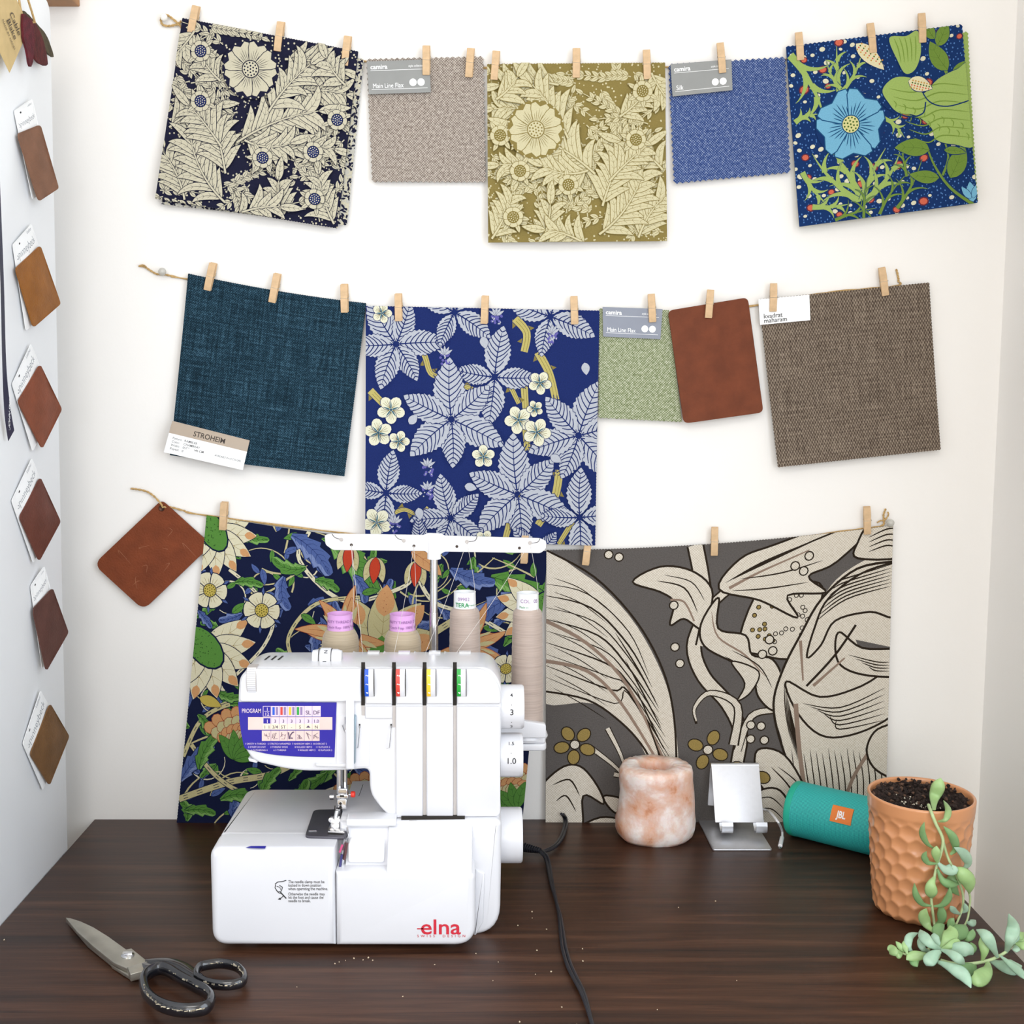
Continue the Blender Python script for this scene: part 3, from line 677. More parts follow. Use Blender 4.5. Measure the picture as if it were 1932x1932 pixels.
    shape([(.84,.3),(.94,.28),(1.02,.3),(1.05,.14),(.93,.14),(.82,.22),(.78,.32),(.76,.42),(.8,.38)]) 
    for k in range(7): st([(.78+.01*k,.3-.022*k),(.87,.21-.012*k+.02),(1.0,.2-.012*k)],1.8)
    shape([(.7,.5),(.8,.56),(.92,.53),(1.04,.46),(1.04,.6),(.94,.68),(.82,.7),(.74,.62)])
    for k in range(6): st([(.75+.02*k,.58+.012*k),(.86,.6+.015*k),(.99,.54+.022*k)],1.7)
    c.poly(P([(.9,.37),(1.05,.42),(1.05,.5),(.94,.49)]),bg); shape([(.85,.34),(.92,.4),(1.04,.42),(1.04,.5),(.92,.49),(.85,.44)])
    for k in range(4): st([(.88+.02*k,.42+.015*k),(.96,.45+.01*k),(1.0,.455+.01*k)],1.5)
    c.rib(P([(.76,.52),(.84,.42),(.9,.32)]),3,dk); c.rib(P([(.78,.52),(.87,.43)]),4,rb,2); c.rib(P([(.74,.36),(.75,.5)]),4,rb,2)
    for k in range(16): st([(.72+.018*k,.74+.008*(k%3)),(.735+.018*k,.86),(.755+.016*k,.97)],1.5)
    for k in range(8): st([(.695+.004*k,.5+.02*k),(.7+.006*k,.6+.02*k),(.715+.006*k,.7+.02*k)],1.4)
    c.rib(P([(.73,.58),(.745,.76),(.78,1.02)]),6,rb,5); c.rib(P([(.98,.7),(.9,.85),(.86,1.02)]),5,rb,4)
    shape([(1.04,.68),(.97,.68),(.94,.75),(.97,.82),(1.04,.84)]); 
    shape([(.62,.74),(.7,.76),(.77,.9),(.8,1.04),(.68,1.04),(.66,.92),(.62,.84)]); st([(.66,.8),(.72,.88),(.77,1)],2); st([(.68,.8),(.74,.86),(.78,.94)],1.6)
    shape([(.56,1.05),(.58,.94),(.64,.88),(.7,.9),(.74,1.05)]); st([(.61,.92),(.66,.91),(.7,.95)],1.6); st([(.6,.96),(.66,.95),(.7,.99)],1.6)
    shape([(.9,.04),(.94,-.02),(1.05,-.04),(1.05,.1),(.9,.095)])
    for k in range(4): st([(.93,.03+.016*k),(.98,.01+.018*k),(1.01,.012+.02*k)],1.8)
    # waves and sprigs low down
    shape([(-.03,.9),(.04,.8),(.1,.79),(.15,.86),(.17,.93),(.11,.9),(.1,1.04),(-.03,1.04)]); st([(.02,.86),(.07,.84),(.1,.9)],2.2); st([(.03,.92),(.06,.9),(.09,.96)],2)
    shape([(.1,1.04),(.16,.98),(.26,1.0),(.34,1.05)]); shape([(.17,.9),(.24,.92),(.27,.99),(.2,.96)])
    for a in ([(.13,.72),(.21,.8),(.27,.9)],[(.18,.65),(.22,.75),(.24,.84)],[(.2,.82),(.3,.86),(.36,1.0)]): c.rib(P(a),8,dk,3); c.rib(P(a),5.4,ln,1.6)
    for x,y,n in ((.085,.71,5),(.475,.735,4),(.6,.82,2)):
        for k in range(n):
            a=2*pi*k/n+.4; u=x*W+17*cos(a); v=y*H+17*sin(a); c.ell(u,v,10.6,8.4,dk,14,a); c.ell(u,v,9.2,7,gd,14,a)
        if n>2: c.ell(x*W,y*H,7,7,dk,12); c.ell(x*W,y*H,5.4,5.4,ln,12)
    for x,y in ((.18,.02),(.21,.03),(.37,.21),(.375,.36),(.39,.42),(.72,.1),(.76,.07),(.745,.12),(.65,.35),(.66,.39),(.63,.4),(.6,.65),(.63,.655),(.6,.7),(.64,.705)):
        c.ell(x*W,y*H,6.2,6.2,dk,12); c.ell(x*W,y*H,4.6,4.6,ln,12)
# ------------------------------------------------------------------ the room
wallm = mat('wall_paint','#f1eeea',.85,0,.012,3,.05,260,spec=.25)
def slab(name, lo, hi, m=wallm, kind='structure', parent=None, label=None):
    mb=MB(); mb.box(lo,hi,m); return mb.build(name,parent,kind=kind if not parent else None,smooth=0,label=label)
XR = atY(1857,1300,WY).x
XL, YB, ZC = -1.7, -2.3, 2.6
slab('wall_back',(XL-.1,WY,0),(XR+.1,WY+.1,ZC))
slab('floor',(XL-.1,YB-.1,-.05),(XR+.1,WY+.1,0),mat('floor_oak','#c4b296',.5,0,.15,12))
slab('ceiling',(XL-.1,YB-.1,ZC),(XR+.1,WY+.1,ZC+.05))
slab('wall_left',(XL-.1,YB,0),(XL,WY,ZC))
def windowed(name, ax, c0, c1, a0, a1, w0, w1, z0, z1, num):
    """wall slab with an opening; ax 'x' = wall runs along x"""
    mb=MB()
    def bx(a,b,z,zz):
        if ax=='x': mb.box((a,c0,z),(b,c1,zz),wallm)
        else: mb.box((c0,a,z),(c1,b,zz),wallm)
    bx(a0,w0,0,ZC); bx(w1,a1,0,ZC); bx(w0,w1,0,z0); bx(w0,w1,z1,ZC); mb.build(name,kind='structure',smooth=0)
    fr=MB(); wm=mat('window_white','#f2f2f0',.4); cc=(c0+c1)/2
    def fx(a,b,z,zz,d=.03):
        if ax=='x': fr.box((a,cc-d,z),(b,cc+d,zz),wm)
        else: fr.box((cc-d,a,z),(cc+d,b,zz),wm)
    fx(w0,w0+.05,z0,z1); fx(w1-.05,w1,z0,z1); fx(w0,w1,z0,z0+.05); fx(w0,w1,z1-.05,z1); m_=(w0+w1)/2; fx(m_-.025,m_+.025,z0,z1,.02)
    fr.build('window_%d'%num,kind='structure',smooth=0)
windowed('wall_front','x',YB-.1,YB,XL-.1,XR+.1,-1.2,.45,.8,2.35,1)
windowed('wall_right','y',XR,XR+.1,YB,WY,-.65,.75,.75,2.2,2)
# ---- lights: daylight at the two windows, plus an added overhead fill
def area(name,loc,rot,sx,sy,e,col):
    l=bpy.data.lights.new(name,'AREA'); l.shape='RECTANGLE'; l.size=sx; l.size_y=sy; l.energy=e; l.color=col
    o=bpy.data.objects.new(name,l); C.objects.link(o); o.location=loc; o.rotation_euler=rot; return o
area('daylight_front',(-.375,YB+.02,1.6),(radians(90),0,0),1.5,1.4,29,(1,.99,.97))
area('daylight_side',(XR-.02,.05,1.48),(radians(90),0,radians(90)),1.3,1.35,18,(.86,.93,1))
area('fill_lamp_light',(-.35,-.7,ZC-.12),(0,0,0),.9,.9,15,(1,.98,.95))  # unseen overhead light added to even out the fill
mb=MB(); mb.lathe([(.001,-.1),(.25,-.1),(.27,-.07),(.25,-.0),(.001,0)],(-.35,-.7,ZC),mat('fill_lamp_disc','#f4f0e8',.5),32)
mb.build('fill_lamp',label='round white lamp flush under the ceiling above the table',cat='lamp')
w=bpy.data.worlds.new('World'); bpy.context.scene.world=w; w.use_nodes=True
w.node_tree.nodes['Background'].inputs[0].default_value=(.75,.86,1,1); w.node_tree.nodes['Background'].inputs[1].default_value=1.2
# ---- table
def wood_mat():
    m,nt,b=node_mat('walnut_laminate'); N,L=nt.nodes,nt.links
    tc=N.new('ShaderNodeTexCoord'); mp=N.new('ShaderNodeMapping'); mp.inputs['Scale'].default_value=(1.2,26,20); L.new(tc.outputs['Object'],mp.inputs[0])
    n=N.new('ShaderNodeTexNoise'); n.inputs['Scale'].default_value=2.6; n.inputs['Detail'].default_value=8; n.inputs['Roughness'].default_value=.62; n.inputs['Distortion'].default_value=.6; L.new(mp.outputs[0],n.inputs['Vector'])
    cr=N.new('ShaderNodeValToRGB'); e=cr.color_ramp.elements; e[0].position=.3; e[0].color=lin('#24140d'); e[1].position=.72; e[1].color=lin('#573928'); x=e.new(.52); x.color=lin('#3f2517')
    L.new(n.outputs['Fac'],cr.inputs[0])
    mp2=N.new('ShaderNodeMapping'); mp2.inputs['Scale'].default_value=(6,300,200); L.new(tc.outputs['Object'],mp2.inputs[0])
    n2=N.new('ShaderNodeTexNoise'); n2.inputs['Scale'].default_value=3; n2.inputs['Detail'].default_value=3; L.new(mp2.outputs[0],n2.inputs['Vector'])
    mr=N.new('ShaderNodeMapRange'); mr.inputs['From Min'].default_value=.3; mr.inputs['From Max'].default_value=.7; mr.inputs['To Min'].default_value=.78; mr.inputs['To Max'].default_value=1.2; L.new(n2.outputs['Fac'],mr.inputs['Value'])
    sc=N.new('ShaderNodeVectorMath'); sc.operation='SCALE'; L.new(cr.outputs[0],sc.inputs[0]); L.new(mr.outputs[0],sc.inputs['Scale']); L.new(sc.outputs[0],b.inputs['Base Color'])
    b.inputs['Roughness'].default_value=.42; b.inputs['Specular IOR Level'].default_value=.34
    bp=N.new('ShaderNodeBump'); bp.inputs['Strength'].default_value=.12; bp.inputs['Distance'].default_value=.0005; L.new(n2.outputs['Fac'],bp.inputs['Height']); L.new(bp.outputs[0],b.inputs['Normal'])
    return m
woodm=wood_mat(); TX0,TX1,TY0,TY1=-.4895,.521,.82,WY-.0005
tb=thing('table',(0.015,1.12,0),'dark walnut work table with a smooth straight-edged top','table')
mb=MB(); mb.prism([(TX0,TY0),(TX1,TY0),(TX1,TY1),(TX0,TY1)],T,T-.03,woodm,b=.0012,seg=2,fn=lambda a,b,c:(a,b,c)); mb.build('tabletop',tb)
for x in (TX0+.05,TX1-.05):
    for y in (TY0+.05,TY1-.06):
        mb=MB(); mb.prism([(x-.025,y-.025),(x+.025,y-.025),(x+.025,y+.025),(x-.025,y+.025)],0,T-.03,woodm,b=.002,fn=lambda a,b,c:(a,b,c)); mb.build('leg',tb)
# ---- tall white cabinet whose side carries the leather cards
whitec=mat('cabinet_white','#f5f6f8',.55,0,.02,6)
cab=thing('cabinet',(-.75,.9,0),'tall white cabinet on the left, side covered with leather sample cards','cabinet')
CY1=1.337; CT=T+.968
lean=lambda x,y,z:(x+LEAN*(z-T),y,z)
out=rpoly([(.35,0),(CY1,0),(CY1,CT),(.35,CT)],[0,0,.02,.02],6)
mb=MB(); mb.prism(out,-.4905,-.508,whitec,b=.0015,fn=lambda a,b,c:lean(c,a,b)); mb.build('side_panel',cab)
mb=MB()
for (x0,x1,y0,y1,z0,z1) in ((-1.0,-.983,.35,CY1-.01,0,CT-.02),(-.983,-.509,CY1-.03,CY1-.012,0,CT-.02)):
    mb.add([lean(x,y,z) for x,y,z in [(x0,y0,z0),(x1,y0,z0),(x1,y1,z0),(x0,y1,z0),(x0,y0,z1),(x1,y0,z1),(x1,y1,z1),(x0,y1,z1)]],[(0,3,2,1),(4,5,6,7),(0,1,5,4),(1,2,6,5),(2,3,7,6),(3,0,4,7)],whitec)
mb.build('back_panel',cab,smooth=0)
for z in (.08,.5,.95,1.35,CT-.04):
    mb=MB(); mb.add([lean(x,y,zz) for x,y,zz in [(-.983,.36,z),(-.509,.36,z),(-.509,CY1-.031,z),(-.983,CY1-.031,z),(-.983,.36,z+.018),(-.509,.36,z+.018),(-.509,CY1-.031,z+.018),(-.983,CY1-.031,z+.018)]],[(0,3,2,1),(4,5,6,7),(0,1,5,4),(1,2,6,5),(2,3,7,6),(3,0,4,7)],whitec)
    mb.build('shelf',cab,smooth=0)
# wooden shelf edge on the wall at the top
a=atY(40,2.5,WY-.02); b_=atY(140,2.5,WY-.02)
mb=MB(); mb.prism(rpoly([(a.x,a.z),(b_.x,a.z),(b_.x,a.z+.022),(a.x,a.z+.022)],.002),WY-.06,WY,mat('shelf_oak','#a2703f',.5,0,.2,30),b=.001)
mb.build('wall_shelf',label='brown wooden shelf end on the wall above the cabinet corner',cat='shelf')
# ---- camera
cd=bpy.data.cameras.new('camera'); cam=bpy.data.objects.new('camera',cd); C.objects.link(cam); bpy.context.scene.camera=cam
cam.location=CAM; cam.rotation_euler=(pi/2-PITCH,0,0); cd.sensor_fit='HORIZONTAL'; cd.sensor_width=36; cd.lens=36*F/1932
cd.shift_x=(966-CX)/1932; cd.shift_y=-(966-CY)/1932; cd.clip_start=.02
vs=bpy.context.scene.view_settings; vs.view_transform='Standard'; vs.look='None'; vs.gamma=1; vs.use_curve_mapping=False; vs.exposure=0.0
# ------------------------------------------------------------------ clothes lines, samples, pegs
def wcorn(P, d): return [atY(x,y,WY-d) for x,y in P]
cloths={}
def cloth(name,label,cat,P,d,bm,draw=None,group=None,parent=None,pink=0,tooth=3,thick=.0006,edges='tblr',**k):
    c=Canvas(wcorn(P,d),**k); c.base(bm,pink,tooth,thick,edges=edges)
    if draw: draw(c)
    return c.build(name,parent,label=label,cat=cat,group=group)
ink=mat('ink_black','#2b2a2c',.7); wpaint=mat('card_white','#f6f6f6',.6,0,.02,60); gcard=mat('card_grey','#8b8c8a',.6,0,.03,60); gcard2=mat('card_slate','#868b98',.6,0,.03,60)
# navy and cream folded cloth
mA=dict(bg=pmat('navy_print','#1f2038'),cr=pmat('cream_print','#d6cfb6'),cen=pmat('navy_bright','#1d2a63'))
A=thing('fabric_swatch',atY(480,420,WY-.008),'navy and cream leafy floral cloth, folded, upper left corner of the wall','fabric','patterned fabric samples on the top line')
cb=Canvas(wcorn([(352,40),(686,112),(655,426),(306,386)],.006),flare=.004); cb.base(pmat('cream_back','#c9c6bb'),1.6,2.6,.0006)
rn=random.Random(2)
for k in range(260):
    v=rn.random()*cb.H; cb.leaf(cb.W-rn.uniform(0,9),v,rn.uniform(0,6),6,2.4,.2,mA['cr'] if k%2 else mA['bg'],None)
    cb.leaf(rn.random()*cb.W,cb.H-rn.uniform(0,9),rn.uniform(0,6),6,2.4,.2,mA['cr'] if k%3==0 else mA['bg'],None)
cb.build('back_fold',A)
ca=Canvas(wcorn([(344,34),(676,97),(638,432),(295,376)],.0085),flare=.005,rip=.001); ca.base(mA['bg'],.7,1.6,.0008,edges='tb'); foliage(ca,mA['bg'],mA['cr'],mA['cen'],11); ca.build('front_fold',A)
# brown flax
flax=weave('flax_weave','#5d4f46','#dcd2c6',330,330,.15,.6,c3='#a1948a')
B=thing('fabric_swatch',atY(805,345,WY-.008),'pinked grey-brown flax square under a grey card on the top line','fabric','small plain samples on the top line')
cloth('fabric',None,None,[(692,112),(912,107),(916,344),(703,344)],.0045,flax,parent=B,pink=2.0,tooth=3.2,flare=.003,rip=.002)
def camira(c,title,dotsy=.73,dx=.72):
    W,H=c.W,c.H; w=wpaint
    c.text('camira',W*.05,H*.24,H*.2,w,.02); c.text('style collection',W*.66,H*.21,H*.1,w,0,stretch=.8)
    c.rect(W*.05,H*.28,W*.95,H*.292,w); c.rect(W*.05,H*.855,W*.95,H*.867,w)
    c.text(title,W*.07,H*.82,H*.205,w,0,stretch=.82); 
    for u in (dx,dx+.13): c.ell(W*u,H*.68,H*.115,H*.115,w,20)
def card(parent,P,d,m,draw,lab,nx=2,ny=2,thick=.0004,**k):
    c=Canvas(wcorn(P,d),nx=nx,ny=ny,**k); c.base(m,thick=thick); draw(c); c.build('sample_card',parent,label=lab)
card(B,[(692,116),(810,112),(813,174),(696,178)],.0095,gcard,lambda c:camira(c,'Main Line Flax'),'grey printed card with white lettering')
# olive and cream
mC=dict(bg=pmat('olive_print','#93824a'),cr=pmat('straw_print','#ddd4ac'),cen=pmat('olive_dark','#8a7a3e'))
cloth('fabric_swatch','gold-olive and cream leafy floral square in the middle of the top line','fabric',[(919,121),(1255,118),(1257,456),(921,459)],.0075,mC['bg'],lambda c:foliage(c,mC['bg'],mC['cr'],mC['cen'],23,True,(.73,.37)),'patterned fabric samples on the top line',pink=.6,tooth=1.6,edges='t',flare=.006,rip=.001)
# blue wool
blue=weave('blue_weave','#243a72','#b9c4da',330,330,-.2,.6,c3='#4c639c')
D=thing('fabric_swatch',atY(1378,340,WY-.008),'pinked blue tweedy square under a grey card on the top line','fabric','small plain samples on the top line')
cloth('fabric',None,None,[(1262,122),(1481,108),(1489,326),(1271,347)],.0045,blue,parent=D,pink=2.2,tooth=3.4,flare=.003,rip=.002)
card(D,[(1265,121),(1380,112),(1382,170),(1269,182)],.0092,gcard,lambda c:camira(c,'Silk'),'grey printed card with white lettering')
# wildflower on blue
mE=dict(bg=pmat('deep_blue','#15356b'),dot=pmat('mid_blue','#5b8ac8'),cream=pmat('ivory','#e7e3c4'),red=pmat('coral','#dc6e55'),rl=pmat('wine','#6b2d3c'),g=pmat('spring_green','#a6bf69'),gl=pmat('leaf_shade','#7f9c42'),o=pmat('leaf_green','#76943f'),od=pmat('olive_line','#4f6d2b'),
        blue=pmat('sky_flower','#7dbcdb'),bd=pmat('petrol','#1c527f'),yel=pmat('pale_yellow','#e3dd9a'),pod=pmat('pod_cream','#ece2b8'),gold=pmat('gold_dot','#cf9a45'))
E=thing('fabric_swatch',atY(1670,400,WY-.008),'blue cloth with a pale blue flower and green fronds, upper right corner','fabric','patterned fabric samples on the top line')
cb=Canvas(wcorn([(1490,92),(1826,60),(1842,380),(1512,424)],.006),flare=.004); cb.base(mE['g'],1.4,2.4,.0006); cb.build('back_fold',E)
ce=Canvas(wcorn([(1483,88),(1815,46),(1841,384),(1506,429)],.0085),flare=.005,rip=.001); ce.base(mE['bg'],1.2,2.6,.0008,edges='tr'); wildflower(ce,mE); ce.build('front_fold',E)
# ---- middle line
teal=weave('teal_linen','#10242f','#486c80',330,330,-.3,.6,c3='#233f50',streak=1.1)
Fq=thing('fabric_swatch',atY(500,880,WY-.008),'dark teal linen square with a white and tan card at its foot','fabric','samples on the middle line')
cloth('fabric',None,None,[(355,516),(691,572),(651,898),(324,858)],.0065,teal,parent=Fq,pink=.5,tooth=1.4,edges='tr',flare=.007,rip=.003,rk=.8,sag=.003)
tan_=mat('card_tan','#b2a291',.6,0,.03,60)
def stro(c):
    W,H=c.W,c.H; c.rect(0,0,W,H*.38,tan_); c.text('STROHEIM',W*.5,H*.3,H*.23,mat('ink_brown','#3b322c',.7),.015,align='c',stretch=.95)
    for k,(a,b_) in enumerate((('Pattern:','RAMBLER'),('Color:','CHAMBRAY'),('Width:','057 "     146 CM'),('Repeat:','0'))):
        c.text(a,W*.06,H*(.54+.11*k),H*.1,ink); c.text(b_,W*.21,H*(.54+.11*k),H*.1,ink,.005)
    c.text('AVAILABLE IN 10 COLORS',W*.62,H*.76,H*.09,ink,.004,stretch=.8)
card(Fq,[(325,794),(471,831),(458,887),(309,853)],.0195,wpaint,stro,'white card with a tan band and brown lettering',flare=0)
# lavender leaves on blue
mG=dict(bg=pmat('royal_navy','#1f2f6b',.12),lf=pmat('lavender_grey','#c3c7d1'),cream=pmat('blossom_cream','#f0eed4'),ol=pmat('thorn_olive','#8c7f45'),st=pmat('stem_straw','#c8bb72'),teal=pmat('sepal_teal','#4a7280'),vi=pmat('berry_violet','#6a66b0'))
cloth('fabric_swatch','blue cloth with large lavender-grey leaves, centre of the middle line','fabric',[(690,577),(1131,586),(1122,1028),(690,1014)],.0095,mG['bg'],lambda c:brambleish(c,mG),'samples on the middle line',pink=.5,tooth=1.8,edges='tr',flare=.006,rip=.0015)
green=weave('green_weave','#5f6a43','#e2e3cf',330,330,.1,.6,c3='#97a279')
Hq=thing('fabric_swatch',atY(1200,795,WY-.008),'sage green tweedy piece under a slate card, partly behind brown leather','fabric','samples on the middle line')
cloth('fabric',None,None,[(1131,582),(1262,585),(1286,796),(1129,788)],.006,green,parent=Hq,pink=1.2,tooth=2.2,edges='lb',flare=.002,rip=.0015)
card(Hq,[(1137,579),(1250,583),(1246,640),(1138,635)],.0088,gcard2,lambda c:camira(c,'Main Line Flax'),'slate printed card with white lettering')
def leather(key,col): return mat(key,dim(col),.55,0,.16,45,.35,420,spec=.18,uv=True)
lth=leather('saddle_leather','#7a3f25')
c=Canvas(wcorn([(1260,586),(1411,561),(1439,778),(1289,799)],.0105),flare=.003,rip=.002)
o=rpoly([(0,0),(c.W,0),(c.W,c.H),(0,c.H)],7,6); c.base(lth,thick=.0016,outline=o); c.build('leather_swatch',label='smooth saddle-brown leather rectangle with rounded corners on the middle line',cat='leather')
brown=weave('brown_weave','#3d3029','#b0a08e',300,170,.0,.35,c3='#77695c',streak=.5)
J=thing('fabric_swatch',atY(1610,870,WY-.008),'coarse brown woven square with a white card, right end of middle line','fabric','samples on the middle line')
cloth('fabric',None,None,[(1432,565),(1753,533),(1771,848),(1465,881)],.0065,brown,parent=J,pink=.7,tooth=1.8,flare=.005,rip=.0025,rk=.7,ph=2)
def kv(c):
    W,H=c.W,c.H; c.text('kvadrat',W*.08,H*.76,H*.25,ink,.012); c.text('maharam',W*.08,H*.94,H*.25,ink,.012)
card(J,[(1431,565),(1527,556),(1529,604),(1434,613)],.0098,wpaint,kv,'white card with black lettering')
# ---- bottom line
mL=dict(bg=pmat('midnight','#141c3e'),cream=pmat('petal_cream','#e9e2c2'),buff=pmat('stem_buff','#cfc594'),green=pmat('garden_green','#5c9140'),lg=pmat('garden_light','#86b463'),dg=pmat('garden_dark','#2c5226'),blue=pmat('garden_blue','#5468a2'),lb=pmat('garden_pale','#7f90c0'),db=pmat('garden_deep','#27376f'),
        orange=pmat('peach','#dba36f'),rust=pmat('rust','#9c4a34'),red=pmat('poppy','#c8452c'),gold=pmat('mustard','#cdb85a'),od=pmat('olive_spot','#6d6224'),tan=pmat('tan_line','#a08a52'))
cloth('fabric_swatch','dark navy cloth with multicoloured flowers and scrolls, behind the sewing machine','fabric',[(390,972),(1034,1040),(985,1549),(336,1549)],.006,mL['bg'],lambda c:garden(c,mL),'large prints on the bottom line',pink=.5,tooth=1.8,edges='l',flare=.006,rip=.002,nx=16,ny=14,sag=.008)
mM=dict(bg=pmat('charcoal_print','#65605d',.16),ln=weave('linen_ground','#bfb09a','#f4ecdf',300,300,.35,.4,c3='#ddd3c2'),dk=pmat('umber_line','#2f251b',.2),rb=pmat('mauve_rib','#9b8474'),gd=pmat('ochre','#a18a50',.15))
cloth('fabric_swatch','charcoal and beige linen with huge scrolling leaves, behind the salt candle holder','fabric',[(1031,1038),(1685,991),(1668,1549),(1029,1549)],.0062,mM['bg'],lambda c:linenprint(c,mM),'large prints on the bottom line',pink=.9,tooth=1.8,edges='tr',flare=.004,rip=.002,nx=16,ny=14,sag=.007)
# tilted leather patch
K=thing('leather_patch',atY(290,1140,WY-.008),'worn brown leather tag with rounded corners hanging by a hole on twine','leather')
c=Canvas(wcorn([(305,943),(399,1028),(272,1150),(178,1064)],.0068),nx=6,ny=6,flare=.003)
o=rpoly([(0,0),(c.W,0),(c.W,c.H),(0,c.H)],[7,12,12,13],7); c.base(leather('worn_leather','#844225'),thick=.0018,outline=o)
rn=random.Random(3); sc=mat('scuff','#96603f',.5,0,.1,40,uv=True)
for k in range(9):
    x=rn.uniform(.15,.85)*c.W; y=rn.uniform(.15,.85)*c.H; c.stroke([(x,y),(x+rn.uniform(-9,9),y+rn.uniform(-6,6)),(x+rn.uniform(-18,18),y+rn.uniform(-12,12))],.45,sc)
c.build('leather',K)
p=atY(305,959,WY-.0072); mb=MB(); mb.lathe([(.0005,0),(.0032,0),(.0036,-.0006),(.0030,-.0012),(.0016,-.0008),(.0005,-.0003)],p,mat('dark_rivet','#4a3026',.35,.6),20,'y'); mb.build('eyelet',K,label='dark round eyelet')
# ---- twine
twm=mat('jute','#c2a06a',.85,0,.2,300,.5,900)
def twine(mb,P,d,r=.0013,turn=9,m=twm):
    S=smoothc([atY(x,y,WY-(d if not isinstance(d,(list,tuple)) else d[i])) for i,(x,y) in enumerate(P)],8); L=0; A=[];Bq=[]
    for i,p in enumerate(S):
        t=(S[min(i+1,len(S)-1)]-S[max(0,i-1)]).normalized(); n=V((0,-1,0)); w=t.cross(n); a=i*.9
        A.append(p+(w*cos(a)+n*sin(a))*r*.5); Bq.append(p-(w*cos(a)+n*sin(a))*r*.5)
    mb.tube(A,r*.62,m,5); mb.tube(Bq,r*.62,m,5)
mb=MB(); twine(mb,[(345,62),(500,86),(690,116),(912,128),(1240,127),(1482,112),(1660,74),(1800,60)],.0022)
twine(mb,[(345,62),(341,50),(326,36),(313,28),(304,34),(306,46),(318,49),(334,46),(342,40)],.0035,.0014); mb.build('twine_line',label='jute twine of the top line, looped round a pearl pin',cat='string')
mb=MB(); twine(mb,[(262,502),(272,503),(283,510),(296,517),(310,518),(330,522),(355,527),(690,585),(900,596),(1130,592),(1262,590),(1420,577),(1560,552),(1688,540),(1695,530),(1694,520),(1691,508)],.0022)
twine(mb,[(262,502),(270,500),(276,504)],.0035,.001); mb.build('twine_line',label='jute twine of the middle line with a loose left end',cat='string')
mb=MB(); twine(mb,[(247,922),(258,923),(276,927),(290,936),(303,950),(306,955)],[.0035]*4+[.008,.009]); twine(mb,[(306,957),(322,957),(345,963),(392,973),(700,1012),(1030,1046),(1200,1046),(1400,1028),(1600,1001),(1660,993),(1668,984),(1667,972),(1671,960)],[.009]+[.0035]*12); twine(mb,[(1668,984),(1676,972),(1675,966)],.0035,.001); twine(mb,[(1655,986),(1662,982),(1669,983)],.0035,.001)
mb.build('twine_line',label='jute twine of the bottom line, passing through the leather tag',cat='string')
def tack(x,y,m,r,lab):
    p=atY(x,y,WY); mb=MB(); t=thing('push_pin',p,lab,'pin')
    mb.lathe([(.0004,0),(.0009,0),(.0009,-.005),(.0004,-.005)],p,mat('pin_steel','#c8c8c8',.25,1),10,'y'); mb.build('shaft',t)
    mb=MB(); mb.lathe([(.0003,-.0045)]+[(r*sin(a),-.0045-r*(1-cos(a))) for a in [pi*k/8 for k in range(1,8)]]+[(.0003,-.0045-2*r)],p,m,16,'y'); mb.build('head',t)
tack(313,37,mat('pearl','#f4f1ea',.2,0,.02,20,coat=.5),.0043,'white pearl-headed pin holding the top line')
clr=mat('clear_head','#c9c6bd',.12,0,.03,20,coat=.5,alpha=.7)
tack(310,514,clr,.0048,'clear-headed pin holding the left end of the middle line'); tack(1675,985,clr,.0048,'clear-headed pin holding the right end of the bottom line')
# ---- pegs
pegw=mat('peg_wood','#cfae86',.6,0,.09,160,.1,600); wire=mat('peg_wire','#b9b4a8',.3,1,.05,50)
def make_peg():
    t=thing('clothespin',(0,0,0),'x','clothespin'); L=.0375; w=.0042
    for nm,s in (('front_jaw',-1),('back_jaw',1)):
        mb=MB(); pr=[(0.0,.0008),(.0,.0025),(-.012,.0036),(-.0165,.0030),(-.019,.0036),(-.0365,.0022),(-.0375,.0018),(-.0375,.0002),(-.022,.0002),(-.019,.0010),(-.015,.0004),(-.012,.0004)]
        pr=[(z+L/2, s*y) for z,y in pr]; dx=.0008 if s>0 else 0; dz=.0012 if s>0 else 0
        mb.prism([(y,z+dz) for z,y in pr],-w+dx,w+dx,pegw,b=.0003,seg=1,fn=lambda a,b,c:(c,a,b)); mb.build(nm,t)
    mb=MB(); z=L/2-.0165-.002
    mb.tube([(-w-.0003,-.0033,z),(w+.0003,-.0033,z-.0004)],.00035,wire,6); mb.tube([(w+.0006,-.0033,z),(w+.0009,0,z+.001),(w+.0012,.003,z+.003),(w+.0009,.0035,z+.007)],.0004,wire,6)
    mb.tube([(w*cos(a)*.0+(-w+2*w*k/24), .0015*cos(k*1.3), z+.0015+.0015*sin(k*1.3)) for k,a in enumerate([0]*25)],.0003,wire,5); mb.build('spring',t)
    return t
def dup(root):
    r=root.copy(); C.objects.link(r)
    for ch in list(root.children):
        c2=ch.copy(); C.objects.link(c2); c2.parent=r
    return r
proto=make_peg(); first=[True]
G1,G2,G3='clothespins on the top line','clothespins on the middle line','clothespins on the bottom line'
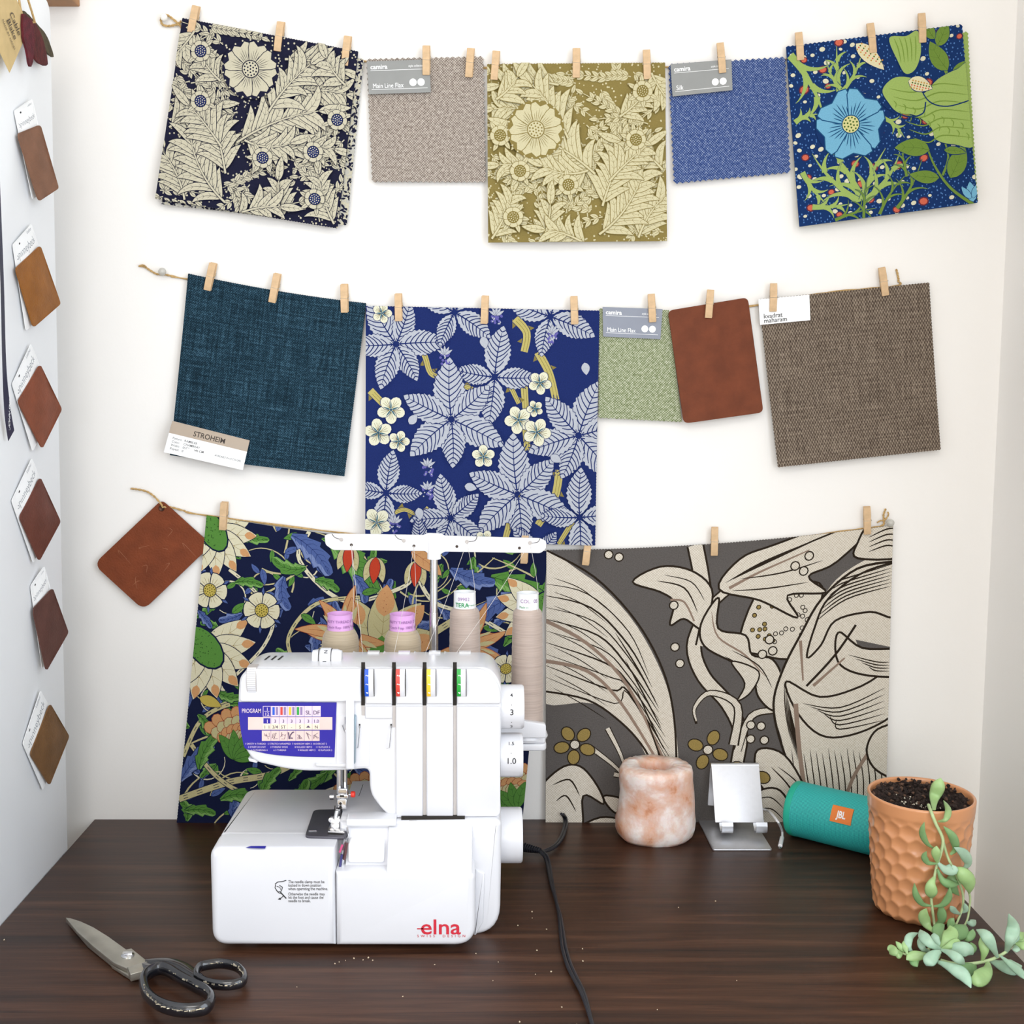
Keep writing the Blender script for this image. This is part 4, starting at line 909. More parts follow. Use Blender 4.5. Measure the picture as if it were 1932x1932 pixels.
PEGS=[(370,12,360,64,.0085,G1,'clothespin at the left corner of the folded navy and cream cloth'),(530,42,523,97,.0085,G1,'clothespin at the middle of the folded navy and cream cloth'),(656,69,650,124,.0085,G1,'clothespin at the right edge of the folded navy and cream cloth'),
(804,87,804,142,.0095,G1,'clothespin over the grey card on the flax square'),(888,92,884,146,.007,G1,'clothespin at the right corner of the flax square'),
(936,97,932,151,.0085,G1,'clothespin at the left corner of the gold-olive floral square'),(1087,92,1087,147,.0085,G1,'clothespin at the middle of the gold-olive floral square'),(1219,95,1221,150,.0085,G1,'clothespin at the right corner of the gold-olive floral square'),
(1358,82,1363,138,.0095,G1,'clothespin over the grey card on the blue tweedy square'),(1506,62,1510,114,.0085,G1,'clothespin at the left corner of the blue wildflower cloth'),(1641,45,1647,100,.0085,G1,'clothespin at the middle of the blue wildflower cloth'),(1738,26,1740,81,.0085,G1,'clothespin nearest the right corner of the blue wildflower cloth'),
(402,497,391,548,.0075,G2,'clothespin at the left corner of the dark teal linen'),(523,517,513,571,.0075,G2,'clothespin at the middle of the dark teal linen'),(649,537,650,590,.0075,G2,'clothespin near the right corner of the dark teal linen'),
(751,555,752,606,.0105,G2,'clothespin at the left of the lavender-leaf cloth'),(915,559,913,611,.0105,G2,'clothespin at the middle of the lavender-leaf cloth'),(1082,560,1084,612,.0105,G2,'clothespin at the right of the lavender-leaf cloth'),
(1228,556,1231,608,.0092,G2,'clothespin over the slate card on the sage green piece'),(1340,548,1336,600,.0115,G2,'clothespin holding the smooth saddle-brown leather'),(1459,536,1458,588,.0102,G2,'clothespin over the white card on the brown woven square'),(1663,506,1670,558,.0078,G2,'clothespin at the right of the brown woven square'),
(423,948,420,1000,.0075,G3,'clothespin at the left corner of the navy multicoloured cloth'),(991,1010,988,1063,.0150,G3,'clothespin half hidden behind the white thread guide bar'),(1110,1014,1104,1066,.0135,G3,'clothespin where the lavender-leaf cloth meets the charcoal linen'),(1348,996,1347,1048,.0080,G3,'clothespin at the middle of the charcoal and beige linen'),(1635,957,1636,1008,.0080,G3,'clothespin at the right end of the charcoal and beige linen')]
for x0,y0,x1,y1,d,g,lab in PEGS:
    o=proto if first[0] else dup(proto); first[0]=False
    a=atY(x0,y0,WY-d); b=atY(x1,y1,WY-d); o.location=(a+b)/2; q=b-a; o.rotation_euler=(0,-atan2(-q.x,-q.z)*-1 if False else atan2(-q.x,-q.z),0)
    o.scale=(1,1,q.length/.0375); tag(o,lab,'clothespin',g)
# ------------------------------------------------------------------ cards on the cabinet side
CN=V((1,0,-LEAN)).normalized()
def quadP(P,off): return [atP(x,y,off) for x,y in P]
cardsd=[([(27,209),(53,186),(84,350),(56,377)],[(34,253),(65,235),(88,355),(62,380)],'#8f6752','taupe',.014),
([(24,462),(55,422),(98,570),(46,624)],[(30,507),(70,463),(102,573),(57,618)],'#a4682f','tan',.008),
([(23,725),(53,648),(96,765),(58,852)],[(35,758),(68,687),(101,772),(72,847)],'#92523a','reddish-brown',.01),
([(22,945),(56,864),(98,978),(60,1063)],[(38,976),(70,900),(102,984),(68,1059)],'#734236','dark red-brown',.008),
([(58,1106),(75,1068),(103,1190),(74,1263)],[(63,1150),(87,1109),(104,1193),(75,1267)],'#66443d','dark plum-brown',.016),
([(43,1403),(72,1302),(116,1388),(78,1491)],[(58,1423),(88,1327),(117,1389),(87,1482)],'#805c3a','olive-brown',.009)]
where=['topmost','second from the top','third from the top','fourth from the top','second from the bottom','bottom']
pale=mat('ink_pale','#9a9ca3',.7)
for (bk,pt,col,nm,lift),wh in zip(cardsd,where):
    t=thing('leather_sample_card',sum(quadP(bk,.002),V())/4,'white card with a %s leather piece, %s on the cabinet side'%(nm,wh),'sample card','leather sample cards on the cabinet')
    bulge=lambda u,v,l=lift: CN*(l*.55*(u*u*.6+.4*v*v)+.004*sin(pi*v)*sin(pi*u))
    c=Canvas(quadP(bk,.0015),N=CN,nx=6,ny=6,warp=bulge); o=rpoly([(0,0),(c.W,0),(c.W,c.H),(0,c.H)],3,4); c.base(wpaint,thick=.0005,outline=o)
    c.text('Spinneybeck',c.W*.08,c.H*.2,c.W*.17,pale,.0); c.ell(c.W*.3,c.H*.06,2.2,1.0,ink,10); c.text('Leather',c.W*.7,c.H*.05,c.W*.07,pale); c.build('backing_card',t)
    c=Canvas(quadP(pt,.0045),N=CN,nx=6,ny=6,warp=lambda u,v,l=lift: CN*(l*(u*u*.5+.5*v*v)+.004*sin(pi*v)*sin(pi*u)))
    o=rpoly([(0,0),(c.W,0),(c.W,c.H),(0,c.H)],5,5); c.base(leather('card_leather_'+nm,col),thick=.0013,outline=o); c.build('leather_piece',t)
# ribbon
rb=mat('ribbon','#1d1a34',.5,0,.08,80)
Lp=[(-8,300),(1,520),(5,690),(9,780),(16,832)]; Rp=[(-2,300),(7,520),(12,690),(20,770),(27,812)]
c=MB(); Ls=smoothc([atP(x,y,.006) for x,y in Lp],5); Rs=smoothc([atP(x,y,.012) for x,y in Rp],5)
c.rings([[l,r,r-CN*.0004,l-CN*.0004] for l,r in zip(Ls,Rs)],rb)
txm=wpaint
a=atP(15,815,.0135); b2=atP(17,740,.0135)
text3(c,'· JOHN SMEDLEY',a+CN*.001,b2-a,(atP(8,800,.013)-a),.006,txm,.01,off=.0012)
c.build('hanging_ribbon',label='narrow black lettered ribbon hanging at the left edge of the cabinet',cat='ribbon')
# kraft tag and felt
gt=thing('gift_tag',atP(18,137,.01),'pointed brown kraft tag with dark lettering at the cabinet top','tag')
kraft=mat('kraft','#cdb27d',.75,0,.08,60,.1,500)
P=[(-28,20),(8,-10),(29,-6),(46,31),(44,79),(18.5,137),(-6,85)]
mb=MB(); f_=[atP(x,y,.012) for x,y in P]; mb.rings([[p-CN*.0006 for p in f_],f_],kraft)
an=atP(12,20,.0125); X=atP(34,75,.0125)-an; Y=atP(20,14,.0125)-an; bi=mat('ink_brown','#3b322c',.7)
text3(mb,'Cable',atP(17,25,.0125),X,Y,.0135,bi,.0,off=.0006,stretch=.85); text3(mb,'Blake',atP(11,38,.0125),X,Y,.0135,bi,.0,off=.0006,stretch=.8); text3(mb,'MADE BY HAND',atP(3,37,.0125),X,Y,.0048,bi,off=.0006)
mb.build('paper_tag',gt,smooth=0)
mb=MB(); mb.tube([atP(x,y,.011) for x,y in ((37,-20),(36,0),(38,14),(41,25))],.0012,twm,6); mb.build('string',gt)
ft=thing('felt_pieces',atP(60,124,.01),'burgundy and olive felt scraps hanging on a string beside the kraft tag','felt')
def felt(P,off,m,nm,th=.0022):
    mb=MB(); pts=[(p.x,p.y) for p in smoothc([V(q) for q in P],4,True)]; rn=random.Random(len(P)); f=[atP(x+rn.uniform(-.5,.5),y+rn.uniform(-.5,.5),off) for x,y in pts]
    mb.rings([[p-CN*th for p in f],f],m); mb.build(nm,ft,smooth=60)
fm=lambda k,c: mat(k,c,.95,0,.35,140,.9,700)
felt([(43,23),(47,21),(58,32),(72,47),(85,62),(95,84),(101,107),(93,103),(84,92),(70,64),(56,40)],.006,fm('felt_olive','#4f4630'),'olive_scrap')
felt([(60,42),(68,46),(78,64),(87,95),(90,121),(82,123),(70,115),(64,100)],.009,fm('felt_rust','#561a1a'),'rust_scrap')
felt([(44,28),(52,31),(62,42),(65,70),(64,104),(60,125),(56,122),(52,100),(45,70)],.015,fm('felt_burgundy','#5c1723'),'burgundy_scrap')
mb=MB(); mb.tube([atP(x,y,.012) for x,y in ((46,-25),(53,0),(60,22),(66,43),(61,42))],.0012,twm,6); mb.build('string',ft)
# ------------------------------------------------------------------ overlock sewing machine
wp=mat('machine_white','#dddde1',.28,0,.008,8,coat=.3); wp2=mat('machine_satin','#dcdce1',.42,0,.01,8); dk=mat('slot_dark','#1d1712',.8); chrome=mat('chrome','#d8d8da',.16,1,.04,60)
greyp=mat('plate_grey','#56545c',.35,.5,.1,60); bedm=mat('bed_metal','#cdcccf',.3,.15,.05,14,coat=.2); smoke=mat('shadow_grey','#b7b0ac',.6)
SM=thing('sewing_machine',(-.13,1.16,T),'white overlock sewing machine with blue program panel and red lettering','sewing machine')
def pxo(P,Y): return [XZ(x,y,Y) for x,y in P]
def fprism(nm,P,Y0,Y1,m,b=.002,r=0,parent=SM,label=None,b1=None,seg=3,sm=40):
    mb=MB(); o=pxo(P,Y0); o=rpoly(o,r,7,mn=b*1.1) if r else o; mb.prism(o,Y0,Y1,m,b=b,seg=seg,b1=b1); return mb.build(nm,parent,label=label,smooth=sm)
zb=T+.105; HFF=1.1235
# bed: front box and cloth plate
bl=XZ(397,1700,1.081)[0]; bm_=XZ(632.3,1700,1.081)[0]; bz=T+.006
o=rpoly([(bl,bz),(bm_,bz),(bm_,zb),(bl,zb)],[.016,0,0,.011],8)
mb=MB(); mb.prism(o,1.081,1.118,wp,b=.007,seg=5,b1=0)
text3(mb,'The needle clamp must be',atY(544,1666,1.081),(1,0,0),(0,0,1),.0042,ink,.004,stretch=.78)
for k,l in enumerate(('The needle clamp must be','locked in down position','when operating the machine.','','Otherwise the needle may','hit the foot and cause the','needle to break.')):
    if l and k: text3(mb,l,atY(544,1666+ (6.6*k if k<3 else 6.4*k-2.5),1.081),(1,0,0),(0,0,1),.0042,ink,.004,stretch=.78)
# small pictogram
for P,r in (([(519,1668),(524,1664),(533,1663),(540,1661)],.00045),([(520,1669),(519,1675),(524,1683),(531,1681),(533,1674),(527,1670)],.0004),([(522,1672),(528,1674),(530,1679)],.0003),([(521,1679),(527,1685),(532,1686)],.0004),([(529,1683),(540,1695)],.0006),([(535,1690),(530,1695),(526,1696)],.0004)):
    mb.tube([atY(x,y,1.0808) for x,y in P],r,ink,5)
mb.add([atY(x,y,1.0806) for x,y in ((524,1697),(529,1693),(530,1698))],[(0,1,2)],ink)
ob=mb.build('front_cover',SM,smooth=40)
mb=MB(); o=[(bl+.0025,1.119),(bm_+.002,1.119),(bm_+.002,1.13),(XZ(700,1500,1.2)[0],1.13),(XZ(760,1500,1.2)[0],1.248),(bl+.004,1.248)]; o=rpoly(o,[.003,0,0,0,0,.014],6)
mb.prism(o,zb,T+.02,bedm,b=.004,seg=4,fn=lambda a,b,c:(a,b,c),b1=0); cpl=mb.build('cloth_plate',SM,label='dull silvery cloth plate',smooth=40)
# small blue mark on the plate
mb=MB(); mb.add([atZ(x,y,zb+.0003) for x,y in ((474,1596),(502,1596),(500,1601),(474,1600),(463,1599))],[(0,1,2,3,4)],mat('mark_blue','#1f1c9a',.5)); mb.build('blue_mark',cpl)
# needle plate
mb=MB(); o=[(p.x,p.y) for p in [atZ(x,y,zb+.002) for x,y in ((575,1578),(592,1528),(668,1527),(664,1545),(650,1580),(640,1580))]]
mb.prism(rpoly(o,[.006,.007,.001,.001,.002,0],5),zb+.0025,zb-.001,greyp,b=.0006,fn=lambda a,b,c:(a,b,c))
s=atZ(590,1567,zb+.0028); mb.box((s.x-.004,s.y-.0004,s.z-.0003),(s.x+.004,s.y+.0008,s.z+.0002),chrome)
mb.build('needle_plate',SM,label='dark grey needle plate')
# looper cover, right half of the base
c0=XZ(633.2,1700,1.081)[0]; c1=XZ(897,1700,1.081)[0]; zl=XZ(700,1647,1.081)[1]
o=rpoly([(c0,bz),(c1,bz),(c1,zl),(c0,zl)],[0,.021,.008,0],9)
mb=MB(); mb.prism(o,1.081,1.118,wp,b=.006,seg=5,b1=0)
red=mat('logo_red','#c92b3c',.4)
an=atY(793,1762,1.081); text3(mb,'elna',an,(1,0,0),(0,0,1),.0215,red,.012,stretch=1.13,off=.0004)
e=atY(787,1753.5,1.0806); mb.add([e,e+V((.006,0,0)),e+V((.006,0,.0012)),e+V((0,0,.0012))],[(0,1,2,3)],red)
text3(mb,'SWISS  DESIGN',atY(787,1768,1.081),(1,0,0),(0,0,1),.0037,red,.0,space=1.9,stretch=1.05,off=.0004)
mb.build('looper_cover',SM,smooth=40)
ze=T+.1155
prof=lambda d:[(1.0835,zl-.006),(1.0835+d*.2,zl-.0005-d),(1.095+d*.6,zl+.006-d),(1.112+d*.3,ze-.007-d*.6),(1.119+d*.1,ze-.001-d*.1),(1.124,ze),(1.135,ze),(1.135,zl-.006)]
xa=XZ(731,1600,1.1)[0]; xb=XZ(891,1600,1.1)[0]
mb=MB(); mb.prism(prof(0),xa,xb,wp2,b=.001,b1=.0015,fn=lambda a,b,c:(c,a,b)); mb.build('sloped_cover',SM,smooth=50)
mb=MB(); x2=XZ(652,1600,1.1)[0]; mb.prism(prof(.0075),x2,xa+.001,wp2,b=.0,fn=lambda a,b,c:(c,a,b))
q=XZ(690,1600,1.1); mb.prism(rpoly([(q[0]-.017,zl+.003),(q[0]+.018,zl+.003),(q[0]+.018,ze-.012),(q[0]-.017,ze-.012)],.003),1.0985,1.13,mat('inner_white','#f2f2f4',.5),b=.001)
mb.build('cover_recess',SM,smooth=50)
fprism('cover_rim',[(653,1546),(747,1546),(747,1559),(653,1559)],1.113,1.135,wp,b=.001,r=.0015)
mb=MB(); q0,q1=XZ(757,1549,HFF),XZ(877,1553,HFF); mb.box((q0[0],HFF,q1[1]),(q1[0],HFF+.01,q0[1]+.004),dk)
for k in range(4): mb.box((q0[0]+.008+.015*k,HFF-.0015,q1[1]+.0005),(q0[0]+.016+.015*k,HFF,q1[1]+.003),chrome)
mb.build('cover_gap',SM,label='dark gap with metal bits under the column',smooth=0)
# loopers seen in the gap
pink=mat('looper_pink','#c94f7c',.4); blm=mat('looper_blue','#4c4a80',.3,.5)
lp=thing  # (kept short)
mb=MB(); mb.tube([atY(x,y,1.10) for x,y in ((651,1585),(648,1605),(645,1640))],.0016,chrome,8); mb.tube([atY(x,y,1.098) for x,y in ((655,1590),(652,1610),(649,1622))],.0012,mat('looper_brown','#5d3a3c',.5),8)
mb.tube([atY(x,y,1.096) for x,y in ((646,1594),(643,1602),(641,1608))],.0011,pink,8); mb.tube([atY(x,y,1.096) for x,y in ((645,1612),(643,1625),(641,1640))],.0012,blm,8); mb.tube([atY(x,y,1.11) for x,y in ((655,1560),(657,1575),(652,1592))],.0013,chrome,8)
mb.build('looper',SM,label='chrome and pink looper parts in the gap')
# right-hand lower body
fprism('body',[(640,1552),(947,1548),(943,1766),(640,1766)],1.1185,1.245,wp,b=.006,r=[0,.0075,.03,0],seg=5)
mb=MB()
for x,y in ((-.23,1.11),(-.03,1.11),(-.0,1.23),(-.23,1.23),(-.015,1.135)): mb.lathe([(.009,.0003),(.009,.012)],(x,y,T),mat('foot_rubber','#c8c8cc',.7),16)
mb.build('rubber_feet',SM)
f=fprism('body_flange',[(897,1640),(915,1648),(912,1740),(898,1765),(893,1765)],1.1165,1.13,wp,b=.002,r=.002)
# ---- head and column: one housing
HF,HB=1.130,1.20
outl=[(452,1274),(478,1259),(925,1259),(947,1292),(943,1545),(742,1545),(722,1530),(700,1500),(697,1480),(697,1450),(655,1454),(560,1456),(478,1437),(457,1405),(448,1330)]
rr=[.008,.007,.012,.012,.0,.0,.007,.007,.006,.007,.0,.02,.008,.01,.02]
mb=MB(); o=rpoly(pxo(outl,HF),rr,6); mb.prism(o,HF,HB,wp,b=.003,seg=4,b1=.006); mb.build('housing',SM,smooth=40)
mb=MB(); mb.prism(rpoly(pxo([(700,1290),(947,1290),(943,1550),(700,1550)],HF+.03),.008),HB-.01,1.245,wp,b=.006); mb.build('rear_column',SM,smooth=40)
# raised upper covers with gaps between
zt0=1262; edges=[(452,681),(689,739.5),(747,797),(805,854.5),(862,944)]
for k,(a,b) in enumerate(edges):
    P=[(a,1262),(b,1262),(b,1329),(a,1329)]; r=[.0005]*4
    if k==0: P=[(453,1278),(475,1262),(b,1262),(b,1325),(451,1325)]; r=[.008,.008,.0005,.0005,.004]
    if k==4: P=[(a,1262),(918,1262),(944,1296),(945,1329),(a,1329)]; r=[.0005,.014,.012,.003,.0005]
    fprism('upper_cover',P,HF-.004,HF+.001,wp,b=.0022,r=r,seg=4,b1=0)
for k,x in enumerate((685,743.2,801,858.2)):
    y1=1358 if k<2 else 1331
    fprism('thread_slot',[(x-3.6,1250),(x+3.6,1250),(x+3.6,1331),(x-3.6,1331)],HF-.0006,HF+.001,dk,b=0,label='dark thread slot')
    fprism('channel_shade',[(x-3,1331),(x+3,1331),(x+2.6,(1372 if k<2 else 1545)),(x-2.6,(1372 if k<2 else 1545))],HF-.0005,HF+.001,smoke,b=0)  # grey strip paints the shade down in the gap between panels
for a,b,y0,y1,r in ((747,797.5,1333,1543,.001),(805,855,1333,1543,.001),(862,944,1333,1541,[.001,.003,.006,.001]),(689,740,1333,1356,.001)):
    fprism('front_panel',[(a,y0),(b,y0),(b,y1),(a,y1)],HF-.0024,HF+.001,wp2,b=.0012,r=r,b1=0)
# tension dials
for (x,col,nm) in ((687,'#1c55c4','blue'),(746,'#cf4238','red'),(804,'#f0c22e','yellow'),(861,'#1f9e3a','green')):
    cm=mat('dial_'+nm,col,.4); mb=MB(); x0=XZ(x+1,1290,HF-.006)[0]; x1=XZ(x+8.5,1290,HF-.006)[0]; x2=XZ(x+18,1290,HF-.006)[0]; zc=XZ(x,1289,HF-.006)[1]
    R=.030; ang=[-.47+.94*k/12 for k in range(13)]
    mb.rings([[(x0,HF+.0215-R*cos(a),zc+R*sin(a)),(x1,HF+.0215-R*cos(a),zc+R*sin(a)),(x1,HF+.0135,zc+R*sin(a)),(x0,HF+.0135,zc+R*sin(a))] for a in ang],cm)
    mb.rings([[(x1,HF+.0218-R*cos(a),zc+R*sin(a)),(x2,HF+.0218-R*cos(a),zc+R*sin(a)),(x2,HF+.0138,zc+R*sin(a)),(x1,HF+.0138,zc+R*sin(a))] for a in ang],wp2)
    mb.rings([[(x2,HF+.0215-R*cos(a),zc+R*sin(a)),(x2+.0006,HF+.0215-R*cos(a),zc+R*sin(a)),(x2+.0006,HF+.0135,zc+R*sin(a)),(x2,HF+.0135,zc+R*sin(a))] for a in ang],dk)
    for dg_,a in (('2',.26),('3',-.03),('4',-.34)): 
        text3(mb,dg_,((x0+x1)/2+.0017,HF+.0215-R*cos(a)-.0002,zc+R*sin(a)),(.25,0,.97),(-.97,-sin(a)*.0,.25),.0036,wpaint,.01,'c',off=.0003)
    mb.build('tension_dial',SM,label=nm+' numbered tension dial')
# stitch marker wheel left and top knob
mb=MB(); R=.026; zc=XZ(470,1287,HF-.006)[1]; x0,x1=XZ(466,1287,HF-.006)[0],XZ(482,1287,HF-.006)[0]
for k in range(14):
    a0=-.56+k*.08; a1=a0+.065
    mb.rings([[(x0,HF+.0195-R*cos(a),zc+R*sin(a)),(x1,HF+.0195-R*cos(a),zc+R*sin(a)),(x1,HF+.01,zc+R*sin(a)),(x0,HF+.01,zc+R*sin(a))] for a in (a0,a1)],wp2)
mb.rings([[(x0-.0005,HF+.0195-R*.985*cos(a),zc+R*.985*sin(a)),(x1+.0005,HF+.0195-R*.985*cos(a),zc+R*.985*sin(a)),(x1+.0005,HF+.01,zc+R*sin(a)),(x0-.0005,HF+.01,zc+R*sin(a))] for a in [-.58+1.16*k/10 for k in range(11)]],smoke)
mb.build('ridged_wheel',SM)
mb=MB(); c=atY(618,1241,1.165); c.z=XZ(618,1242,1.165)[1]; mb.lathe([(.004,-.0150),(.0085,-.0148),(.0095,-.008),(.0095,-.0075),(.0108,-.0065),(.0108,.0035),(.0095,.0045),(.0095,.010),(.008,.0148),(.003,.015)],c,wp,28,'x')
for x in (-.0085,.0042): mb.lathe([(.0096,x),(.0101,x),(.0101,x+.0006),(.0096,x+.0006)],c,dk,28,'x',cap=False)
text3(mb,'N',c+V((.001,-.0085,.0068)),(.0,.6,.8),(-1,0,0),.005,ink,.01,off=.0003); text3(mb,'I',c+V((.0,-.0108,-.001)),(.0,0,1),(-1,0,0),.005,ink,.01,off=.0004)
mb.build('top_knob',SM)
mb=MB()
for x in (503,515.5,528):
    p=atY(x,1240,1.17); mb.add([(p.x-.001,1.160,0),(p.x+.001,1.160,0),(p.x+.003,1.178,0),(p.x+.001,1.178,0)],[(0,1,2,3)],dk)
zt=XZ(500,1259,HF)[1]
for v in mb.v: v.z=zt+.0004
mb.build('vent_slots',SM)
for k,x in enumerate((685,743.2,801,858.2)):
    fprism('thread_guide_hook',[(x-20,1232),(x-20,1240),(x-4,1240),(x-4,1236),(x+14,1236),(x+14,1241),(x+30,1241),(x+30,1231),(x+8,1231),(x+8,1234),(x-16,1234)],1.19,1.20,wp,b=.0006)
    mb=MB(); mb.tube([atY(x-14,1236,1.192),atY(x+2,1237,1.190),atY(x+4,1243,1.188)],.0008,chrome,6); mb.build('wire_guide',SM)
# program panel
pb=mat('panel_blue','#1a1096',.3,0,.02,20,coat=.3); pk=mat('panel_pink','#dccadb',.5); pt=mat('panel_peach','#e0c6bf',.5); pc=mat('panel_cream','#f0e2c4',.5); pv=mat('panel_violet','#8d78a5',.5)
Yp=HF-.0012; mb=MB(); o=rpoly(pxo([(449,1325),(635,1325.5),(631,1429),(560,1428),(510,1424),(461,1413),(453,1375)],Yp),[.0005,.0005,.0005,.01,.01,.003,.01],5); mb.prism(o,Yp,HF+.001,pb,b=.0003,seg=1,b1=0)
def dec(x0,y0,x1,y1,m,k=1): mb.add([atY(x,y,Yp-.0001*k-.0001) for x,y in ((x0,y0),(x0,y1),(x1,y1),(x1,y0))],[(0,1,2,3)],m)
def tx(t,x,y,s,m,al='l',bold=.01,k=4,st=1): text3(mb,t,atY(x,y,Yp-.0001*k-.0001),(1,0,0),(0,0,1),s,m,bold,al,off=0,stretch=st)
tx('PROGRAM',456,1345,.0062,pk,st=.66); xs=[496,511,527,542,558,574,589,605]
dec(496,1332,605,1352,pk); dec(468,1353,627,1377,pt); dec(496,1354,603,1365.5,pk,2); dec(496,1365.5,603,1376,pc,2); dec(494,1378.5,603,1398,pt)
dec(497,1333,510.5,1351,pb,2); tx('1',503.5,1341,.0046,pk,'c',k=3); tx('12',503.5,1350,.0046,pk,'c',k=3); dec(498.5,1341.8,508.5,1342.4,pk,3); dec(497,1355,510,1365,pb,3); tx('1',503.5,1364,.005,pk,'c')
for x in xs[1:-1]: dec(x-.3,1332,x+.3,1352,pv,3); dec(x-.3,1354,x+.3,1376,pv,3); dec(x-.3,1378.5,x+.3,1398,pv,3)
for x,cn in ((514,'dial_blue'),(529,'dial_red'),(545,'dial_yellow'),(560,'dial_green')):
    dec(x,1334,x+4.4,1349,_M[cn],3); dec(x+6.5,1334,x+10.5,1349,pv,3)
iv=mat('ink_violet','#5b4a68',.6)
tx('SL',581.5,1348,.0056,iv,'c'); tx('DF',597,1348,.0056,iv,'c')
for x,t in ((519,'3'),(534.5,'3'),(550,'3'),(566,'3'),(581.5,'3'),(596.5,'1.0')): tx(t,x,1363.5,.0046,iv,'c')
for x,t in ((499.5,'I'),(507.5,'I'),(519,'3/4'),(534.5,'ST'),(550,'-'),(566,'S'),(596.5,'N')): tx(t,x,1374.5,.0046,iv,'c')
mb.add([atY(x,y,Yp-.0005) for x,y in ((577,1373),(586,1373),(581.5,1368.5))],[(0,1,2)],iv)
rn=random.Random(5)
for k in range(7):
    x=xs[k]+2
    for j in range(3):
        P=[atY(x+rn.uniform(0,11),1381+rn.uniform(0,14),Yp-.0004) for _ in range(3)]; mb.tube(P,.0002 if k!=3 else .0006,iv,4)
for r,(y,items) in enumerate(((1405,((462,'1 SAFETY 4 THREAD'),(505,'5 STRETCH WRAPPED'),(551,'7 NARROW HEM 3'),(590,'10 OVERCAST 2'))),(1411,((468,'2 STRETCH KNIT'),(510,'3 THREAD WIDE'),(556,'8 ROLLED HEM 3'),(596,'11 FLATLOCK 2'))),(1417,((473,'4 GATHERING 4'),(516,'6 3 THREAD'),(562,'9 ROLLED HEM 2'),(600,'12 FLATLOCK 3'))))):
    for x,t in items: tx(t,x,y,.0026,pk,st=.9 if x<590 else .78,bold=.0)
mb.build('program_panel',SM,label='blue program panel with stitch chart',smooth=0)
# threading face by the needle
fprism('face_recess',[(636,1350),(697,1350),(697,1446),(634,1448)],HF-.0008,HF+.001,mat('face_grey','#d9d8dc',.5),b=.0003)
fprism('threading_lever',[(652,1322),(668,1322),(668,1452),(652,1452)],HF-.007,HF,wp,b=.0015,r=.001)
fprism('lever_edge',[(668.5,1350),(671.5,1353),(670,1440),(668,1442)],HF-.006,HF,mat('steel_blue','#8fa5b4',.3,.7),b=.0004)
mb=MB(); mb.tube([atY(x,y,HF-.003) for x,y in ((651,1353),(651,1366),(646,1368),(651,1382),(653,1372))],.0005,chrome,6); mb.tube([atY(x,y,HF-.002) for x,y in ((653,1384),(653,1452))],.0004,smoke,6)
mb.build('take_up_hook',SM)
for x in (678,737.5):
    mb=MB(); mb.tube([atY(a,b,HF-.004) for a,b in ((x+.6,1369),(x,1380),(x-1,1392),(x-3,1411),(x-8,1412))],.00045,chrome,6); mb.add([atY(a,b,HF-.0012) for a,b in ((x-1,1366),(x+2,1366),(x+1.5,1374),(x-.5,1374))],[(0,1,2,3)],dk); mb.build('thread_hook',SM)
fprism('lower_lip',[(596,1441),(656,1441),(656,1447.5),(596,1446)],HF-.003,HF+.002,wp,b=.0008)
fprism('light_knob',[(468,1431),(489,1434),(484,1440),(470,1437)],HF+.002,HF+.02,wp,b=.001,r=.001)
# needle bar, clamp, foot
NY=1.150
def nb(nm,P,r,m,Y=NY,n=10,label=None):
    mb=MB(); mb.tube([atY(x,y,Y) for x,y in P],r,m,n); return mb.build(nm,SM,label=label)
nb('needle_bar',[(640,1440),(640,1497)],.0026,chrome); nb('presser_bar',[(650,1440),(650,1497)],.0030,chrome,NY+.008)
mb=MB()
def bx(x0,y0,x1,y1,Y0,Y1,m,b=.0004): mb.prism(pxo([(x0,y0),(x1,y0),(x1,y1),(x0,y1)],Y0),Y0,Y1,m,b=b)
bx(637,1488,655,1500,NY-.006,NY+.006,chrome,.001); bx(634,1500,657,1508,NY-.007,NY+.004,chrome,.001); bx(636,1508,654,1527,NY-.006,NY+.003,chrome,.001)
for y in (1515.5,1522.5): mb.lathe([(.0014,0),(.0014,-.0008)],atY(642.5,y,NY-.0055),dk,12,'y')
bx(641,1501,649,1504,NY-.0075,NY-.006,dk); mb.lathe([(.0032,-.004),(.0032,0)],atY(630,1503,NY),chrome,14,'x'); bx(633,1527,641,1537,NY-.004,NY+.002,chrome,.001)
cl=mb.build('needle_clamp',SM,smooth=40)
mb=MB(); mb.lathe([(.0026,0),(.0032,.001),(.0032,.0035),(.0024,.0045)],atY(662,1498.5,NY),mat('red_plastic','#d63426',.35),18,'x'); mb.tube([atY(655,1499,NY),atY(662,1499,NY)],.0008,chrome,8); mb.build('clamp_knob',SM,label='red plastic knob')
for x in (641.5,646.5): nb('needle',[(x,1527),(x+.3,1540),(x+.5,1556)],[.0007,.0006,.0003],chrome,NY)
zf=zb+.003; mb=MB()
o=[(p.x,p.y) for p in [atZ(x,y,zf) for x,y in ((619,1572),(622,1556),(649,1556),(650,1574))]]; mb.prism(o,zf,zf+.002,chrome,b=.0004,fn=lambda a,b,c:(a,b,c)); o=[(p.x,p.y) for p in [atZ(x,y,zf-.002) for x,y in ((618,1577),(621,1568),(646,1568),(646,1578))]]; mb.prism(o,zf-.002,zf,dk,b=0,fn=lambda a,b,c:(a,b,c))
fy=atZ(635,1560,zf).y
mb.prism(pxo([(623,1543),(641,1543),(641,1560),(623,1560)],fy),fy,fy+.006,chrome,b=.001); mb.tube([atY(633,1545,fy),atY(636,1530,fy+.002)],.0022,chrome,10)
for x in (625,637): mb.lathe([(.0026,0),(.0026,-.002)],atY(x,1546,fy),chrome,14,'y')
mb.build('presser_foot',SM,smooth=40)
